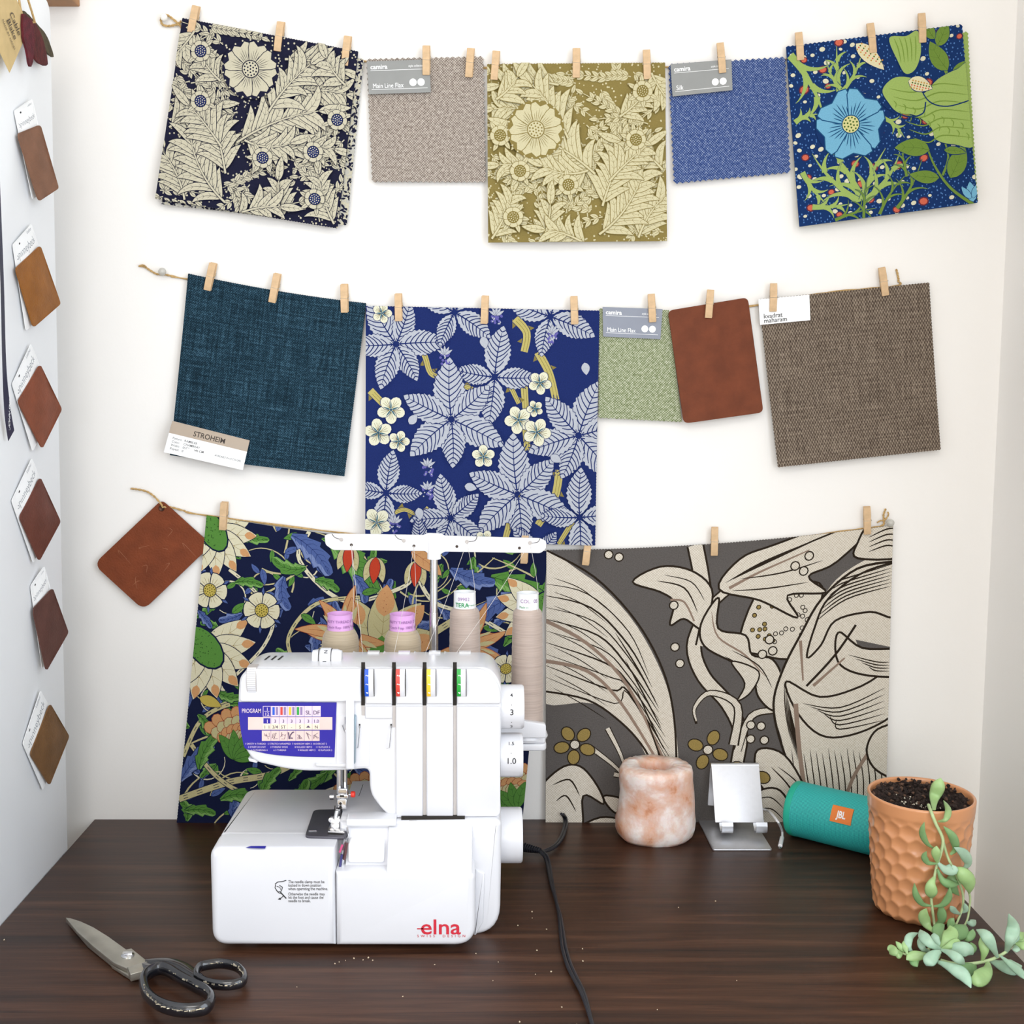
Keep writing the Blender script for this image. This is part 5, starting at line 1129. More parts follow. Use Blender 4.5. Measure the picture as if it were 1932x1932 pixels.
mb=MB(); mb.tube(smoothc([atY(x,y,NY-.009) for x,y in ((632,1520),(631,1535),(628,1548),(627,1557),(633,1558),(640,1557))],4),.00045,dk,6); mb.tube([atY(685,1480,1.2),atY(668,1527,1.185)],.0003,dk,5); mb.build('loose_thread',SM,label='dark sewing thread')
# wheels at the right
def wheel(nm,cx,cy,R,x0,x1,Y,label=None,txt=()):
    c=atY(cx,cy,Y); xa=XZ(x0,cy,Y)[0]-c.x; xb_=XZ(x1,cy,Y)[0]-c.x; mb=MB()
    mb.lathe([(R*.5,xa),(R,xa),(R,xb_-.004),(R*.99,xb_-.0015),(R*.94,xb_),(R*.3,xb_)],c,wp,44,'x')
    for t,a,s in txt:
        tris,w=glyphs(t,.01)
        for tr in tris: mb.add([c+V(((xa+xb_)/2-.001+(x-w/2)*s, -cos(a+(y-.35)*s/R)*(R+.0002), sin(a+(y-.35)*s/R)*(R+.0002))) for x,y in tr],[list(range(len(tr)))],ink)
    return mb.build(nm,SM,smooth=40,label=label)
wheel('handwheel',965,1575,.0285,938,985,1.175)
wheel('stitch_length_dial',967,1333,.0225,944,988,1.165,None,(('4',.80,.0055),('.',.42,.006),('3',.02,.0085),('.',-.42,.006),('2',-.80,.006)))
wheel('differential_dial',967,1424,.0225,944,986,1.165,None,(('1.5',.83,.0055),('.',.46,.006),('1.0',.04,.0085),('.',-.9,.006)))
# ---- thread stand
SY=1.262
st=thing  
mb=MB(); x0=XZ(600,1300,SY)[0]; x1=XZ(1035,1300,SY)[0]
mb.prism(rpoly([(x0,SY-.022),(x1-.003,SY-.022),(x1-.003,SY+.02),(x0,SY+.02)],.008),T+.150,T+.158,wp,b=.002,fn=lambda a,b,c:(a,b,c))
mb.prism(rpoly([(x1-.06,SY-.015),(x1-.004,SY-.02),(x1-.004,SY+.018),(x1-.06,SY+.015)],.004),T+.158,T+.166,wp,b=.002,fn=lambda a,b,c:(a,b,c)); mb.build('spool_stand',SM,smooth=40)
CONES=[(643,1157,.0142,.0148,.0203,'p'),(760,1158,.0142,.0148,.0203,'p'),(877,1116,.0123,.0140,.0182,'w'),(995,1118,.0123,.0140,.0182,'w')]
for k,(x,y,ri,rt,rb_,kind) in enumerate(CONES):
    p=XZ(x,1360,SY)[0]; c=(p,SY,T+.158); mb=MB(); mb.lathe([(.004,0),(.0215,.001),(.0228,.004),(.0215,.008),(.016,.0095),(.004,.0095)],c,wp,36); mb.build('spool_disc',SM)
    mb=MB(); mb.lathe([(.003,.008),(.003,.06),(.0015,.062)],c,wp2,12); mb.build('spool_pin',SM)
mb=MB(); mb.prism(rpoly(pxo([(944,1352),(1030,1366),(1030,1392),(944,1392)],SY-.022),.003),SY-.024,SY-.014,wp,b=.0015); mb.build('stand_bracket',SM,smooth=40)
px_=XZ(818,1100,SY)[0]; ztop=XZ(818,1030,SY)[1]; xt=XZ(819,1030,SY)[0]
mb=MB(); mb.tube([(px_,SY,T+.15),(px_,SY,T+.30)],.0048,chrome,16); mb.tube([(px_,SY,T+.30),(xt,SY,ztop)],.0042,chrome,16); mb.build('telescopic_pole',SM,label='chrome telescopic pole')
# guide bar
gw=mat('guide_white','#ececee',.4,0,.005,8)
gp=[(612,1010),(625,1007),(800,1010),(806,1006),(833,1007),(838,1011),(1020,1016),(1031,1022),(1030,1036),(1020,1044),(838,1041),(832,1046),(808,1046),(803,1040),(628,1038),(614,1028)]
mb=MB(); mb.prism(rpoly(pxo(gp,SY-.004),.0025,4),SY-.004,SY+.001,gw,b=.001)
mb.tube([(xt,SY-.001,ztop-.014),(xt,SY-.001,ztop+.013)],[.0075,.0072],gw,20)
for x,y in ((644,1018),(762,1020),(881,1022),(1000,1024)): mb.lathe([(.0012,0),(.0022,-.0004),(.0012,-.0006)],atY(x,y,SY-.0042),smoke,12,'y')
for x,y in ((644,1018),(762,1020),(881,1022),(663,1028),(781,1030),(862,1031),(980,1034)): mb.lathe([(.0016,0),(.0016,-.0003)],atY(x,y,SY-.0043),mat('hole_dark','#3d2f26',.7),12,'y')
for P in ([(626,1007),(632,1014),(644,1018)],[(745,1009),(751,1016),(762,1020)],[(900,1012),(896,1020),(881,1022)],[(1019,1016),(1014,1023),(1000,1025)]): mb.tube(smoothc([atY(x,y,SY-.0043) for x,y in P],4),.0004,mat('slot_grey','#4a4340',.7),5)
mb.build('guide_bar',SM,label='white thread guide bar',smooth=40)
# ---- thread cones (stand on the machine, loose things)
def threadm(key,col):
    if key in _M: return _M[key]
    m,nt,b=node_mat(key); N,L=nt.nodes,nt.links; tc=N.new('ShaderNodeTexCoord'); mp=N.new('ShaderNodeMapping'); mp.inputs['Scale'].default_value=(20,20,900); mp.inputs['Rotation'].default_value=(.05,.04,0); L.new(tc.outputs['Object'],mp.inputs[0])
    n=N.new('ShaderNodeTexNoise'); n.inputs['Scale'].default_value=1; n.inputs['Detail'].default_value=3; L.new(mp.outputs[0],n.inputs['Vector'])
    mr=N.new('ShaderNodeMapRange'); mr.inputs['From Min'].default_value=.3; mr.inputs['From Max'].default_value=.7; mr.inputs['To Min'].default_value=.86; mr.inputs['To Max'].default_value=1.1; L.new(n.outputs['Fac'],mr.inputs['Value'])
    s=N.new('ShaderNodeVectorMath'); s.operation='SCALE'; s.inputs[0].default_value=lin(col)[:3]; L.new(mr.outputs[0],s.inputs['Scale']); L.new(s.outputs[0],b.inputs['Base Color'])
    bp=N.new('ShaderNodeBump'); bp.inputs['Strength'].default_value=.4; bp.inputs['Distance'].default_value=.0006; L.new(n.outputs['Fac'],bp.inputs['Height']); L.new(bp.outputs[0],b.inputs['Normal']); b.inputs['Roughness'].default_value=.5; b.inputs['Sheen Weight'].default_value=.3
    _M[key]=m; return m
pinkc=mat('cone_pink','#dca6dd',.4,0,.02,30); whc=mat('cone_white','#f2f4f6',.4,0,.02,30); grn=mat('ink_green','#1f8a4c',.6); ipink=mat('ink_mauve','#8f5f9a',.7)
labs=['pink-rimmed cone of beige thread, left of the pair behind the machine','pink-rimmed cone of beige thread, next to the chrome pole','white-capped cone of taupe thread right of the chrome pole','tall white-capped cone of taupe thread beside the numbered dials']
guide=[(663,1028),(781,1030),(881,1022),(1000,1024)]
for k,(x,y,ri,rt,rb_,kind) in enumerate(CONES):
    X=XZ(x,1360,SY)[0]
    X=XZ(x,y,SY)[0]*.5+XZ(x,1360,SY)[0]*.5
    z0=T+.1685; z1=XZ(x,y,SY)[1]; c=(X,SY,z0); h=z1-z0; t=thing('thread_cone',c,labs[k],'thread','thread cones on the machine stand')
    cm=pinkc if kind=='p' else whc; cap=.0175 if kind=='p' else .0175
    mb=MB(); mb.lathe([(.0042,0),(rb_*.9,0),(rb_*.9,.002),(ri*1.04,h-cap-.006),(ri,h-cap),(ri*.97,h-.0012),(ri*.99,h),(ri*.86,h),(ri*.84,h-.003),(.0042,h-.03),(.0042,0)],c,cm,36,cap=False)
    if kind=='p':
        textwrap(mb,'QUALITY THREAD 2779',(X,SY,z1-.0085),ri+.0004,.0042,ipink,0); textwrap(mb,'Made in Czech Rep 100% Polyester',(X,SY,z1-.0145),ri+.0005,.0042,ipink,0)
    elif k==2:
        textwrap(mb,'09902',(X,SY,z1-.0085),ri+.0004,.0055,ipink,-.1); textwrap(mb,'TERA',(X,SY,z1-.0155),ri+.0004,.0068,grn,-.25,.02); textwrap(mb,'Premium',(X,SY,z1-.0145),ri+.0004,.0032,grn,.75)
    else:
        textwrap(mb,'COL.  05',(X,SY,z1-.0095),ri+.0004,.0055,ipink,.1); textwrap(mb,'Made in',(X,SY,z1-.0155),ri+.0004,.0034,grn,-.4)
    mb.build('cone_tube',t,smooth=30)
    mb=MB(); n=40; pr=[(.006,.0022)]
    for j in range(n+1):
        f=j/n; z=.0022+f*(h-cap-.0022); r=rb_*(1 if kind=='p' else .985-.10*f*f) + .0002*sin(j*2.4)
        s0=.86 if kind=='p' else .955
        if f>s0: r-=(r-ri*1.04)*((f-s0)/(1-s0))**2.2
        pr.append((r,z))
    pr.append((ri*1.0,h-cap-.001)); mb.lathe(pr,c,threadm('thread_beige' if kind=='p' else 'thread_taupe','#b5a48a' if kind=='p' else '#b2a095'),40,cap=False); mb.build('wound_thread',t,smooth=60)
    mb=MB(); gx,gy=guide[k]; g=atY(gx,gy,SY-.0045); a=V((X+rt*.7,SY-rt*.7,z1-cap-.01)); q=smoothc([a,a.lerp(g,.4)+V((.004,0,0)),g],8); mb.tube(q,.00022,mat('thread_line','#cfc9c4',.5),5)
    a2=atY((685,743,801,858)[k],1236,1.19); mb.tube(smoothc([g,g.lerp(a2,.5)+V((0,.003,-.004)),a2],6),.00022,_M['thread_line'],5); mb.build('loose_thread',t)
# ------------------------------------------------------------------ power cord
cm=mat('cord_black','#1c1d24',.38,0,.1,60); pc_=thing('power_cord',atZ(1010,1600,T),'black twin power cord running over the table from the machine','cord')
def onT(P,h): return [atZ(x,y,T+(h[i] if isinstance(h,(list,tuple)) else h)) for i,(x,y) in enumerate(P)]
mb=MB()
S=smoothc(onT([(1020,1606),(1030,1617),(1035,1635),(1040,1665),(1046,1690),(1051,1710),(1056,1730),(1059,1752),(1062,1775),(1066,1796),(1074,1822),(1086,1848),(1097,1870),(1106,1895),(1113,1920),(1120,1945)],[.009,.006,.0034]+[.0034]*13),6)
for sg in (1,-1):
    A=[]
    for i,p in enumerate(S):
        t=(S[min(i+1,len(S)-1)]-S[max(0,i-1)]).normalized(); w=V((t.y,-t.x,0)); a=i*.055; A.append(p+w*cos(a)*.0017*sg+V((0,0,abs(sin(a))*.0014)))
    mb.tube(A,.0019,cm,8)
mb.build('flex',pc_)
S=smoothc(onT([(1019,1605),(1030,1605),(1046,1597),(1057,1585),(1063,1572),(1067,1555),(1066,1543),(1061,1536)],[.009,.006,.005,.004,.004,.004,.006,.014]),6)
mb=MB()
for sg in (1,-1): mb.tube([p+V((.0013*sg,-.0008*sg,0)) for p in S],.0017,cm,8)
mb.build('flex',pc_)
mb=MB(); a=atZ(984,1598,T+.010); b_=atZ(1020,1605,T+.010); mb.tube([a,b_],[.0032,.0024],cm,10)
for k in range(8):
    p=a.lerp(b_,.12+.115*k); q=a.lerp(b_,.12+.115*k+.06); r=.0055-.0003*k; mb.tube([p,q],r,cm,14)
mb.build('strain_relief',pc_,label='ribbed strain relief')
# ------------------------------------------------------------------ shears
sc=thing('scissors',atZ(270,1820,T),'large tailor shears with steel blades and worn black handles','scissors')
steel=mat('blade_steel','#b9b5a9',.33,.85,.12,40,.05,300); enam=mat('black_enamel','#17171c',.18,.1,.3,60,coat=.8)
def plate(nm,P,z0,z1,m,b=.0006,k=0):
    pts=[(p.x,p.y) for p in [atZ(x,y,T+z1) for x,y in P]]; mb=MB(); mb.prism(pts,T+z1,T+z0,m,b=b,seg=2,fn=lambda a,b,c:(a,b,c)); return mb.build(nm,sc,smooth=30)
plate('lower_blade',[(124,1733),(140,1752),(165,1781),(209,1817),(211,1821),(246,1843),(270,1842),(276,1830),(235,1795),(165,1760)],.001,.0045,steel)
ub=plate('upper_blade',[(124,1731),(133,1732),(152,1738),(176,1749),(205,1767),(238,1791),(248,1789),(278,1813),(240,1827),(215,1816),(175,1784),(145,1757)],.0052,.0090,steel)
mb=MB(); mb.prism([(p.x,p.y) for p in [atZ(x,y,T+.0105) for x,y in ((240,1824),(278,1813),(273,1820),(270,1832),(246,1838))]],T+.0105,T+.003,steel,b=.0008,fn=lambda a,b,c:(a,b,c)); mb.build('bolster',sc)
p=atZ(241,1803,T+.009); mb=MB(); mb.lathe([(.0062,-.001),(.0062,.0008),(.005,.0018),(.002,.0022)],p,chrome,24); 
mb.box((p.x-.0045,p.y-.0016,p.z+.0015),(p.x+.0045,p.y+.0016,p.z+.0034),chrome); mb.build('pivot_screw',sc)
def hnd(nm,P,h,r,close,flat=.8):
    S=smoothc(onT(P,h),6,close); n=len(S)
    rr=r if not isinstance(r,(list,tuple)) else [r[min(len(r)-1,int(i/n*len(r)))] for i in range(n)]
    return S,rr
mb=MB(); S,rr=hnd('x',[(283,1834),(300,1827),(318,1831),(340,1845),(368,1860),(388,1870),(398,1884),(390,1900),(362,1906),(330,1904),(300,1894),(278,1876),(271,1855),(274,1842)],.013,.0052,True)
mb.tube(S,.0042,enam,12,close=True,flat=1.55,nrm=(0,0,1)); S=smoothc(onT([(272,1826),(284,1830),(300,1829)],[.006,.009,.012]),5); mb.tube(S,[.005]*len(S),enam,10)
h1=mb.build('large_handle',sc,label='worn black enamel loop')
mb=MB(); S=smoothc(onT([(375,1826),(395,1820),(420,1818),(446,1824),(460,1838),(458,1852),(438,1858),(410,1858),(385,1852),(371,1842)],.009),6,True); mb.tube(S,.0033,enam,12,close=True,flat=1.5,nrm=(0,0,1))
S=smoothc(onT([(272,1817),(292,1817),(318,1819),(342,1826),(362,1838),(378,1846)],[.006,.007,.008,.008,.008,.008]),5); n=len(S); mb.tube(S,[.0045+.0035*sin(pi*i/(n-1)) for i in range(n)],enam,12,flat=.6,nrm=(0,0,1)); h2=mb.build('small_handle',sc,label='worn black enamel loop')
worn=mat('worn_edge','#b9ae97',.35,.7,.3,200); rn=random.Random(8)
mb=MB()
for P,h in (([(271,1857),(278,1877),(300,1895),(330,1905),(362,1907),(390,1901)],.0192),([(318,1830),(340,1844),(368,1859),(388,1869)],.0192),([(397,1819),(420,1817),(446,1823),(459,1837)],.0138),([(385,1853),(410,1859),(438,1859),(457,1852)],.0138)):
    S=smoothc(onT(P,h),9)
    for i in range(0,len(S)-2,1):
        if rn.random()<.6: mb.tube([S[i]+V((rn.uniform(-.0016,.0016),rn.uniform(-.0016,.0016),0)),S[i+1]],.0003+.0006*rn.random()**2,worn,5)
mb.build('worn_spots',h1)
# ------------------------------------------------------------------ salt candle holder
def saltm():
    m,nt,b=node_mat('salt'); N,L=nt.nodes,nt.links; tc=N.new('ShaderNodeTexCoord')
    n=N.new('ShaderNodeTexNoise'); n.inputs['Scale'].default_value=24; n.inputs['Detail'].default_value=9; n.inputs['Roughness'].default_value=.62; n.inputs['Distortion'].default_value=.25; L.new(tc.outputs['Object'],n.inputs['Vector'])
    cr=N.new('ShaderNodeValToRGB'); e=cr.color_ramp.elements; e[0].position=.36; e[0].color=lin('#cd8d68'); e[1].position=.60; e[1].color=lin('#efe2dd'); x=e.new(.42); x.color=lin('#dcae96'); x=e.new(.5); x.color=lin('#e0c0b1'); L.new(n.outputs['Fac'],cr.inputs[0]); L.new(cr.outputs[0],b.inputs['Base Color'])
    n2=N.new('ShaderNodeTexNoise'); n2.inputs['Scale'].default_value=90; n2.inputs['Detail'].default_value=5; L.new(tc.outputs['Object'],n2.inputs['Vector']); bp=N.new('ShaderNodeBump'); bp.inputs['Strength'].default_value=.35; bp.inputs['Distance'].default_value=.002; L.new(n2.outputs['Fac'],bp.inputs['Height']); L.new(bp.outputs[0],b.inputs['Normal'])
    b.inputs['Roughness'].default_value=.42; b.inputs['Subsurface Weight'].default_value=.35; b.inputs['Subsurface Radius'].default_value=(.03,.012,.006); b.inputs['Subsurface Scale'].default_value=1.0; b.inputs['Coat Weight'].default_value=.15
    return m
base=atZ(1236,1578,T); ft_=1.0
sfront=atZ(1236,1602,T).y; R=.0455; cy=sfront+R*.95; scl=(cy*cp+.45*sp)/F
from mathutils import noise as mn
rows=[]; nn=72
zt=XZ(1238,1440,cy)[1]-T; X0=XZ(1236,1530,cy)[0]
prof=[(.001,.0),(.93,.0),(1.03,.05),(1.09,.14),(1.10,.24),(1.05,.36),(1.02,.5),(1.0,.65),(1.0,.80),(.99,.91),(.955,.965),(.90,.99),(.62,1.0),(.47,.985),(.42,.95),(.40,.88),(.38,.8),(.001,.79)]
for r,h in prof:
    row=[]
    for j in range(nn):
        a=2*pi*j/nn; q=V((cos(a),sin(a),h*2)); k=0 if r<.5 else 1
        f=1+.055*mn.noise(q*1.3)+.025*mn.noise(q*4)+.035*cos(3*a+1.2)*(k)-.03*abs(sin(2.5*a+h))*k
        row.append((X0+R*r*f*cos(a)+.002*(1-h)*0, cy+R*r*f*sin(a)*.95, T+zt*h*(1+(.025*mn.noise(V((cos(a)*1.4,sin(a)*1.4,7))) if h>.9 and r>.35 else 0))+(.0015*mn.noise(q*9) if h>.1 else 0)))
    rows.append(row)
mb=MB(); mb.rings(rows,saltm()); o=mb.build('salt_candle_holder',label='rough pink rock salt candle holder with a hollow in the top',cat='candle holder',smooth=50)
# ------------------------------------------------------------------ tablet stand
alu=mat('brushed_aluminium','#c9cace',.36,.75,.03,200); PSt=thing('phone_stand',atZ(1390,1590,T),'folded brushed aluminium phone stand beside the salt candle holder','stand')
def sheet(P,th,m,nm,b=.0006,r=0):
    """thin plate through 4+ coplanar points"""
    P=[V(p) for p in P]; X=(P[1]-P[0]).normalized(); N=X.cross(P[-1]-P[0]).normalized(); Yv=N.cross(X); o=P[0]
    pts=[((p-o).dot(X),(p-o).dot(Yv)) for p in P]; pts=rpoly(pts,r,5) if r else pts
    mb=MB(); mb.prism(pts,-th/2,th/2,m,b=b,seg=2,fn=lambda a,b_,c:o+X*a+Yv*b_+N*c); return mb.build(nm,PSt,smooth=40)
z1=T+.0012
fl,fr_,br,bl_=[atZ(x,y,z1) for x,y in ((1345,1604),(1457,1604),(1437,1549),(1324,1545))]
w_=(fr_.x-fl.x); bl_=V((fl.x,atZ(1330,1547,z1).y,z1)); br=V((fr_.x,bl_.y,z1))
sheet([fl,fr_,br,bl_],.0024,alu,'base_plate',r=[.003,.003,.0005,.0005])
Yt=bl_.y-.014; tL=atY(1341,1443,Yt); tR=atY(1431,1443,Yt); zt_=tL.z; xl,xr_=fl.x+.0,fr_.x
x0_=(tL.x); x1_=tR.x
sheet([(x0_-.001,bl_.y,z1),(x1_+.001,bl_.y,z1),(x1_,Yt+.003,zt_),(x0_,Yt+.003,zt_)],.0024,alu,'rear_leg')
Yf=Yt-.034; zf_=atY(1400,1552,Yf).z
mb=MB(); mb.tube([(x0_,Yt,zt_-.0008),(x1_,Yt,zt_-.0008)],.0034,alu,14); mb.build('top_bend',PSt)
sheet([(x0_,Yf,zf_),(x1_,Yf,zf_),(x1_,Yt-.002,zt_),(x0_,Yt-.002,zt_)],.0024,mat('satin_aluminium','#dcdde2',.4,.35,.02,200),'front_panel',r=[.001,.001,0,0])
for xa_ in (XZ(1357,1550,Yf)[0],XZ(1421,1550,Yf)[0]):
    w2=.0135; mb=MB(); P=[(0,0),(-.004,-.006),(-.010,-.009),(-.016,-.006),(-.017,.001),(-.016,.004)]
    S=smoothc([V((0,y,z)) for y,z in P],4); mb.rings([[V((xa_,Yf,zf_))+p,V((xa_+w2,Yf,zf_))+p,V((xa_+w2,Yf,zf_))+p+V((0,.0012,.002)),V((xa_,Yf,zf_))+p+V((0,.0012,.002))] for p in S],alu); mb.build('support_lip',PSt)
# cable
wc=mat('cable_white','#e8e8ea',.35); cb_=thing('charging_cable',atZ(1470,1600,T),'short white charging cable curling out behind the aluminium stand','cable')
S=smoothc([V((x1_-.03,Yt+.009,T+.05)),atY(1432,1522,Yt+.004),atY(1450,1530,Yt-.002),atY(1466,1548,1.30),atZ(1475,1566,T+.012),atZ(1476,1579,T+.006)],6)
mb=MB(); mb.tube(S,.0014,wc,8); mb.build('cord',cb_)
e0=atZ(1476,1578,T+.006); e1=atZ(1472,1596,T+.004); mb=MB(); mb.tube([e0,e0.lerp(e1,.15),e1],[.0015,.0026,.0026],wc,12); mb.build('plug_sleeve',cb_)
mb=MB(); d=(e1-e0).normalized(); mb.tube([e1,e1+d*.006],.0016,chrome,8,flat=.5,nrm=(0,0,1)); mb.build('plug_tip',cb_,label='metal plug tip')
# ------------------------------------------------------------------ speaker
def meshm():
    m,nt,b=node_mat('speaker_mesh'); N,L=nt.nodes,nt.links; tc=N.new('ShaderNodeTexCoord'); sx=N.new('ShaderNodeSeparateXYZ'); L.new(tc.outputs['UV'],sx.inputs[0])
    def mm(op,a,c=None):
        n=N.new('ShaderNodeMath'); n.operation=op
        for i,v in enumerate((a,c)):
            if v is None: continue
            if isinstance(v,(int,float)): n.inputs[i].default_value=v
            else: L.new(v,n.inputs[i])
        return n.outputs[0]
    u=mm('MULTIPLY',sx.outputs[0],2*pi*330); v=mm('MULTIPLY',sx.outputs[1],2*pi*330)
    s=mm('MULTIPLY',mm('SINE',mm('ADD',u,v)),mm('SINE',mm('SUBTRACT',u,v))); mr=N.new('ShaderNodeMapRange'); mr.inputs['From Min'].default_value=-.7; mr.inputs['From Max'].default_value=.7; L.new(s,mr.inputs['Value'])
    cr=N.new('ShaderNodeValToRGB'); cr.color_ramp.elements[0].color=lin('#117f86'); cr.color_ramp.elements[1].color=lin('#3acabf'); L.new(mr.outputs[0],cr.inputs[0]); L.new(cr.outputs[0],b.inputs['Base Color']); b.inputs['Roughness'].default_value=.6
    bp=N.new('ShaderNodeBump'); bp.inputs['Strength'].default_value=.4; bp.inputs['Distance'].default_value=.0005; L.new(mr.outputs[0],bp.inputs['Height']); L.new(bp.outputs[0],b.inputs['Normal']); return m
SR=.0330; sl=atZ(1500,1572,T); 
ax=V((.78,-.626,0)).normalized(); sd=V((ax.y,-ax.x,0))*-1
Ls=.165; c0_=V((atY(1497,1520,1.383).x,1.383,T+SR)); 
sp_=thing('portable_speaker',(c0_.x+.05,c0_.y-.03,T),'teal fabric-covered cylindrical speaker with an orange badge, beside the plant pot','speaker')
def cyl(mb,h0,h1,r,m,n=56,uv=False,cap=True,k=2):
    rg=[]
    for j in range(k):
        h=h0+(h1-h0)*j/(k-1); rr_=r if not callable(r) else r(j/(k-1)); rg.append([c0_+ax*h+(V((0,0,1))*cos(2*pi*i/n)+sd*sin(2*pi*i/n))*rr_ for i in range(n)])
    mb.rings(rg,m,cap,cap)
mb=MB(); n=56; mb.uv=[]; K=12
rg=[]
for j in range(K+1):
    h=.008+(Ls-.016)*j/K
    for i in range(n+1):
        a=2*pi*i/n; mb.v.append(c0_+ax*h+(V((0,0,1))*cos(a)+sd*sin(a))*SR); mb.uv.append((h,a*SR))
mi=mb.mi(meshm())
for j in range(K):
    for i in range(n): q=j*(n+1)+i; mb.f.append([q,q+1,q+n+2,q+n+1]); mb.m.append(mi)
mb.build('fabric_cover',sp_,smooth=60)
tl=mat('speaker_rim','#1fae93',.45,0,.03,30)
for h0,h1 in ((0,.009),(Ls-.009,Ls)):
    mb=MB(); s_=1 if h0==0 else -1; rr_=[SR*.80,SR*.90,SR*.98,SR*1.01,SR*1.01] ; hh=[.0035,0,.0008,.003,.009]; rg=[]
    for r_,h in zip(rr_,hh):
        H=h if s_==1 else Ls-h; rg.append([c0_+ax*H+(V((0,0,1))*cos(2*pi*i/48)+sd*sin(2*pi*i/48))*r_ for i in range(48)])
    mb.rings(rg,tl); mb.build('end_rim',sp_,smooth=50)
    mb=MB(); H=.004 if s_==1 else Ls-.004; rg=[[c0_+ax*(H-s_*.002*k)+(V((0,0,1))*cos(2*pi*i/40)+sd*sin(2*pi*i/40))*SR*(.78-.3*k) for i in range(40)] for k in (0,.6,1)]; mb.rings(rg,mat('bass_cone','#24302f',.6)); mb.build('bass_radiator',sp_)
# badge: curved patch facing the viewer
bc=atY(1588,1537,1.25); hb=None; best=9
for i in range(200):
    h=Ls*i/200
    for a in [k*.03 for k in range(0,210)]:
        p=c0_+ax*h+(V((0,0,1))*cos(a)+sd*sin(a))*SR
        if p.y>(c0_+ax*h).y: continue
        dl=p-CAM; x=CX+F*dl.x/(dl.y*cp-dl.z*sp); y=CY-F*(dl.y*sp+dl.z*cp)/(dl.y*cp-dl.z*sp); e_=hypot(x-1588,y-1537)
        if e_<best: best=e_; hb=(h,a)
h_,a_=hb; sgn=1 if sin(a_)>0 else -1
def bp_(u,v,off): a=a_-sgn*v/SR; return c0_+ax*(h_+u)+(V((0,0,1))*cos(a)+sd*sin(a))*(SR+off)
og=mat('badge_orange','#e07a2c',.45); mb=MB(); hw,hh_=.0125,.0095; G=8
rg=[]
front=[[bp_(-hw+2*hw*i/G,-hh_+2*hh_*j/G,.0012) for i in range(G+1)] for j in range(G+1)]
for j in range(G):
    for i in range(G): mb.add([front[j][i],front[j][i+1],front[j+1][i+1],front[j+1][i]],[(0,1,2,3)],og)
ring=[(i,0) for i in range(G)]+[(G,j) for j in range(G)]+[(i,G) for i in range(G,0,-1)]+[(0,j) for j in range(G,0,-1)]
mb.rings([[front[j][i] for i,j in ring],[bp_(-hw+2*hw*i/G,-hh_+2*hh_*j/G,-.0005) for i,j in ring]],og,False,False)
tris,w=glyphs('JBL',.03)
for t in tris: mb.add([bp_((x-w/2)*.0088*.9,(y-.36)*.0110,.0015) for x,y in t],[list(range(len(t)))],wpaint)
mb.build('badge',sp_,label='orange badge with white letters',smooth=40)
mb=MB(); p=c0_+ax*(Ls-.022); mb.box((p.x-.006,p.y-.012,T),(p.x+.006,p.y+.0,T+.003),whc); mb.build('foot_strip',sp_)
# ------------------------------------------------------------------ plant pot
PX,PY=.4590,1.173; Rr,Rb,PH=.0535,.0425,.1268
pp=thing('potted_succulent',(PX,PY,T),'dimpled terracotta pot of soil with a trailing pale green succulent','plant')
terra=mat('terracotta_glaze','#d29264',.3,0,.05,20,.05,200,coat=.35)
def potr(a,z,dim=True):
    f=z/PH; r=Rb+(Rr-Rb)*min(1,f**.62)
    if f<.06: r-= .004*(1-f/.06)**2
    if dim and f<.9:
        cw=.0165; Rm=.049; u=a*Rm/cw; v=z/(cw*.866); n_=round(2*pi*Rm/cw); u=a/(2*pi)*n_
        best=9
        for jv in (math.floor(v),math.floor(v)+1):
            sh=.5*(jv%2); iu=round(u-sh)+sh; du=(u-iu); dv=(v-jv)*.866; best=min(best,hypot(du,dv))
        r -= .0026*max(0,1-(best/.56)**2)*min(1,(.9-f)/.06)
    return r
rows=[]; n=220; m_=96
rows.append([(PX+.001*cos(2*pi*i/n),PY+.001*sin(2*pi*i/n),T) for i in range(n)])
for j in range(m_+1):
    z=PH*.985*j/m_; rows.append([(PX+potr(2*pi*i/n,z)*cos(2*pi*i/n),PY+potr(2*pi*i/n,z)*sin(2*pi*i/n),T+z) for i in range(n)])
for r,z in ((Rr*.995,PH*.993),(Rr*.982,PH),(Rr*.955,PH),(Rr*.935,PH*.99),(Rr*.925,PH*.97),(Rr*.9,PH*.8),(.001,PH*.78)): rows.append([(PX+r*cos(2*pi*i/n),PY+r*sin(2*pi*i/n),T+z) for i in range(n)])
mb=MB(); mb.rings(rows,terra); mb.build('pot',pp,smooth=55)
soil=mat('soil','#2c1f1a',.95,0,.7,260,.9,500); rows=[]; n=90
for k in range(34):
    r=Rr*.925*k/33+.0003; rows.append([(PX+r*cos(2*pi*i/n),PY+r*sin(2*pi*i/n),T+PH*.93+.0062*mn.noise(V((r*cos(2*pi*i/n)*90,r*sin(2*pi*i/n)*90,3)))+.0042*mn.noise(V((r*cos(2*pi*i/n)*260,r*sin(2*pi*i/n)*260,5)))+.003*(1 if sin(2*pi*i/n)>.2 else 0)) for i in range(n)])
mb=MB(); mb.rings(rows,soil,True,False); rn=random.Random(12)
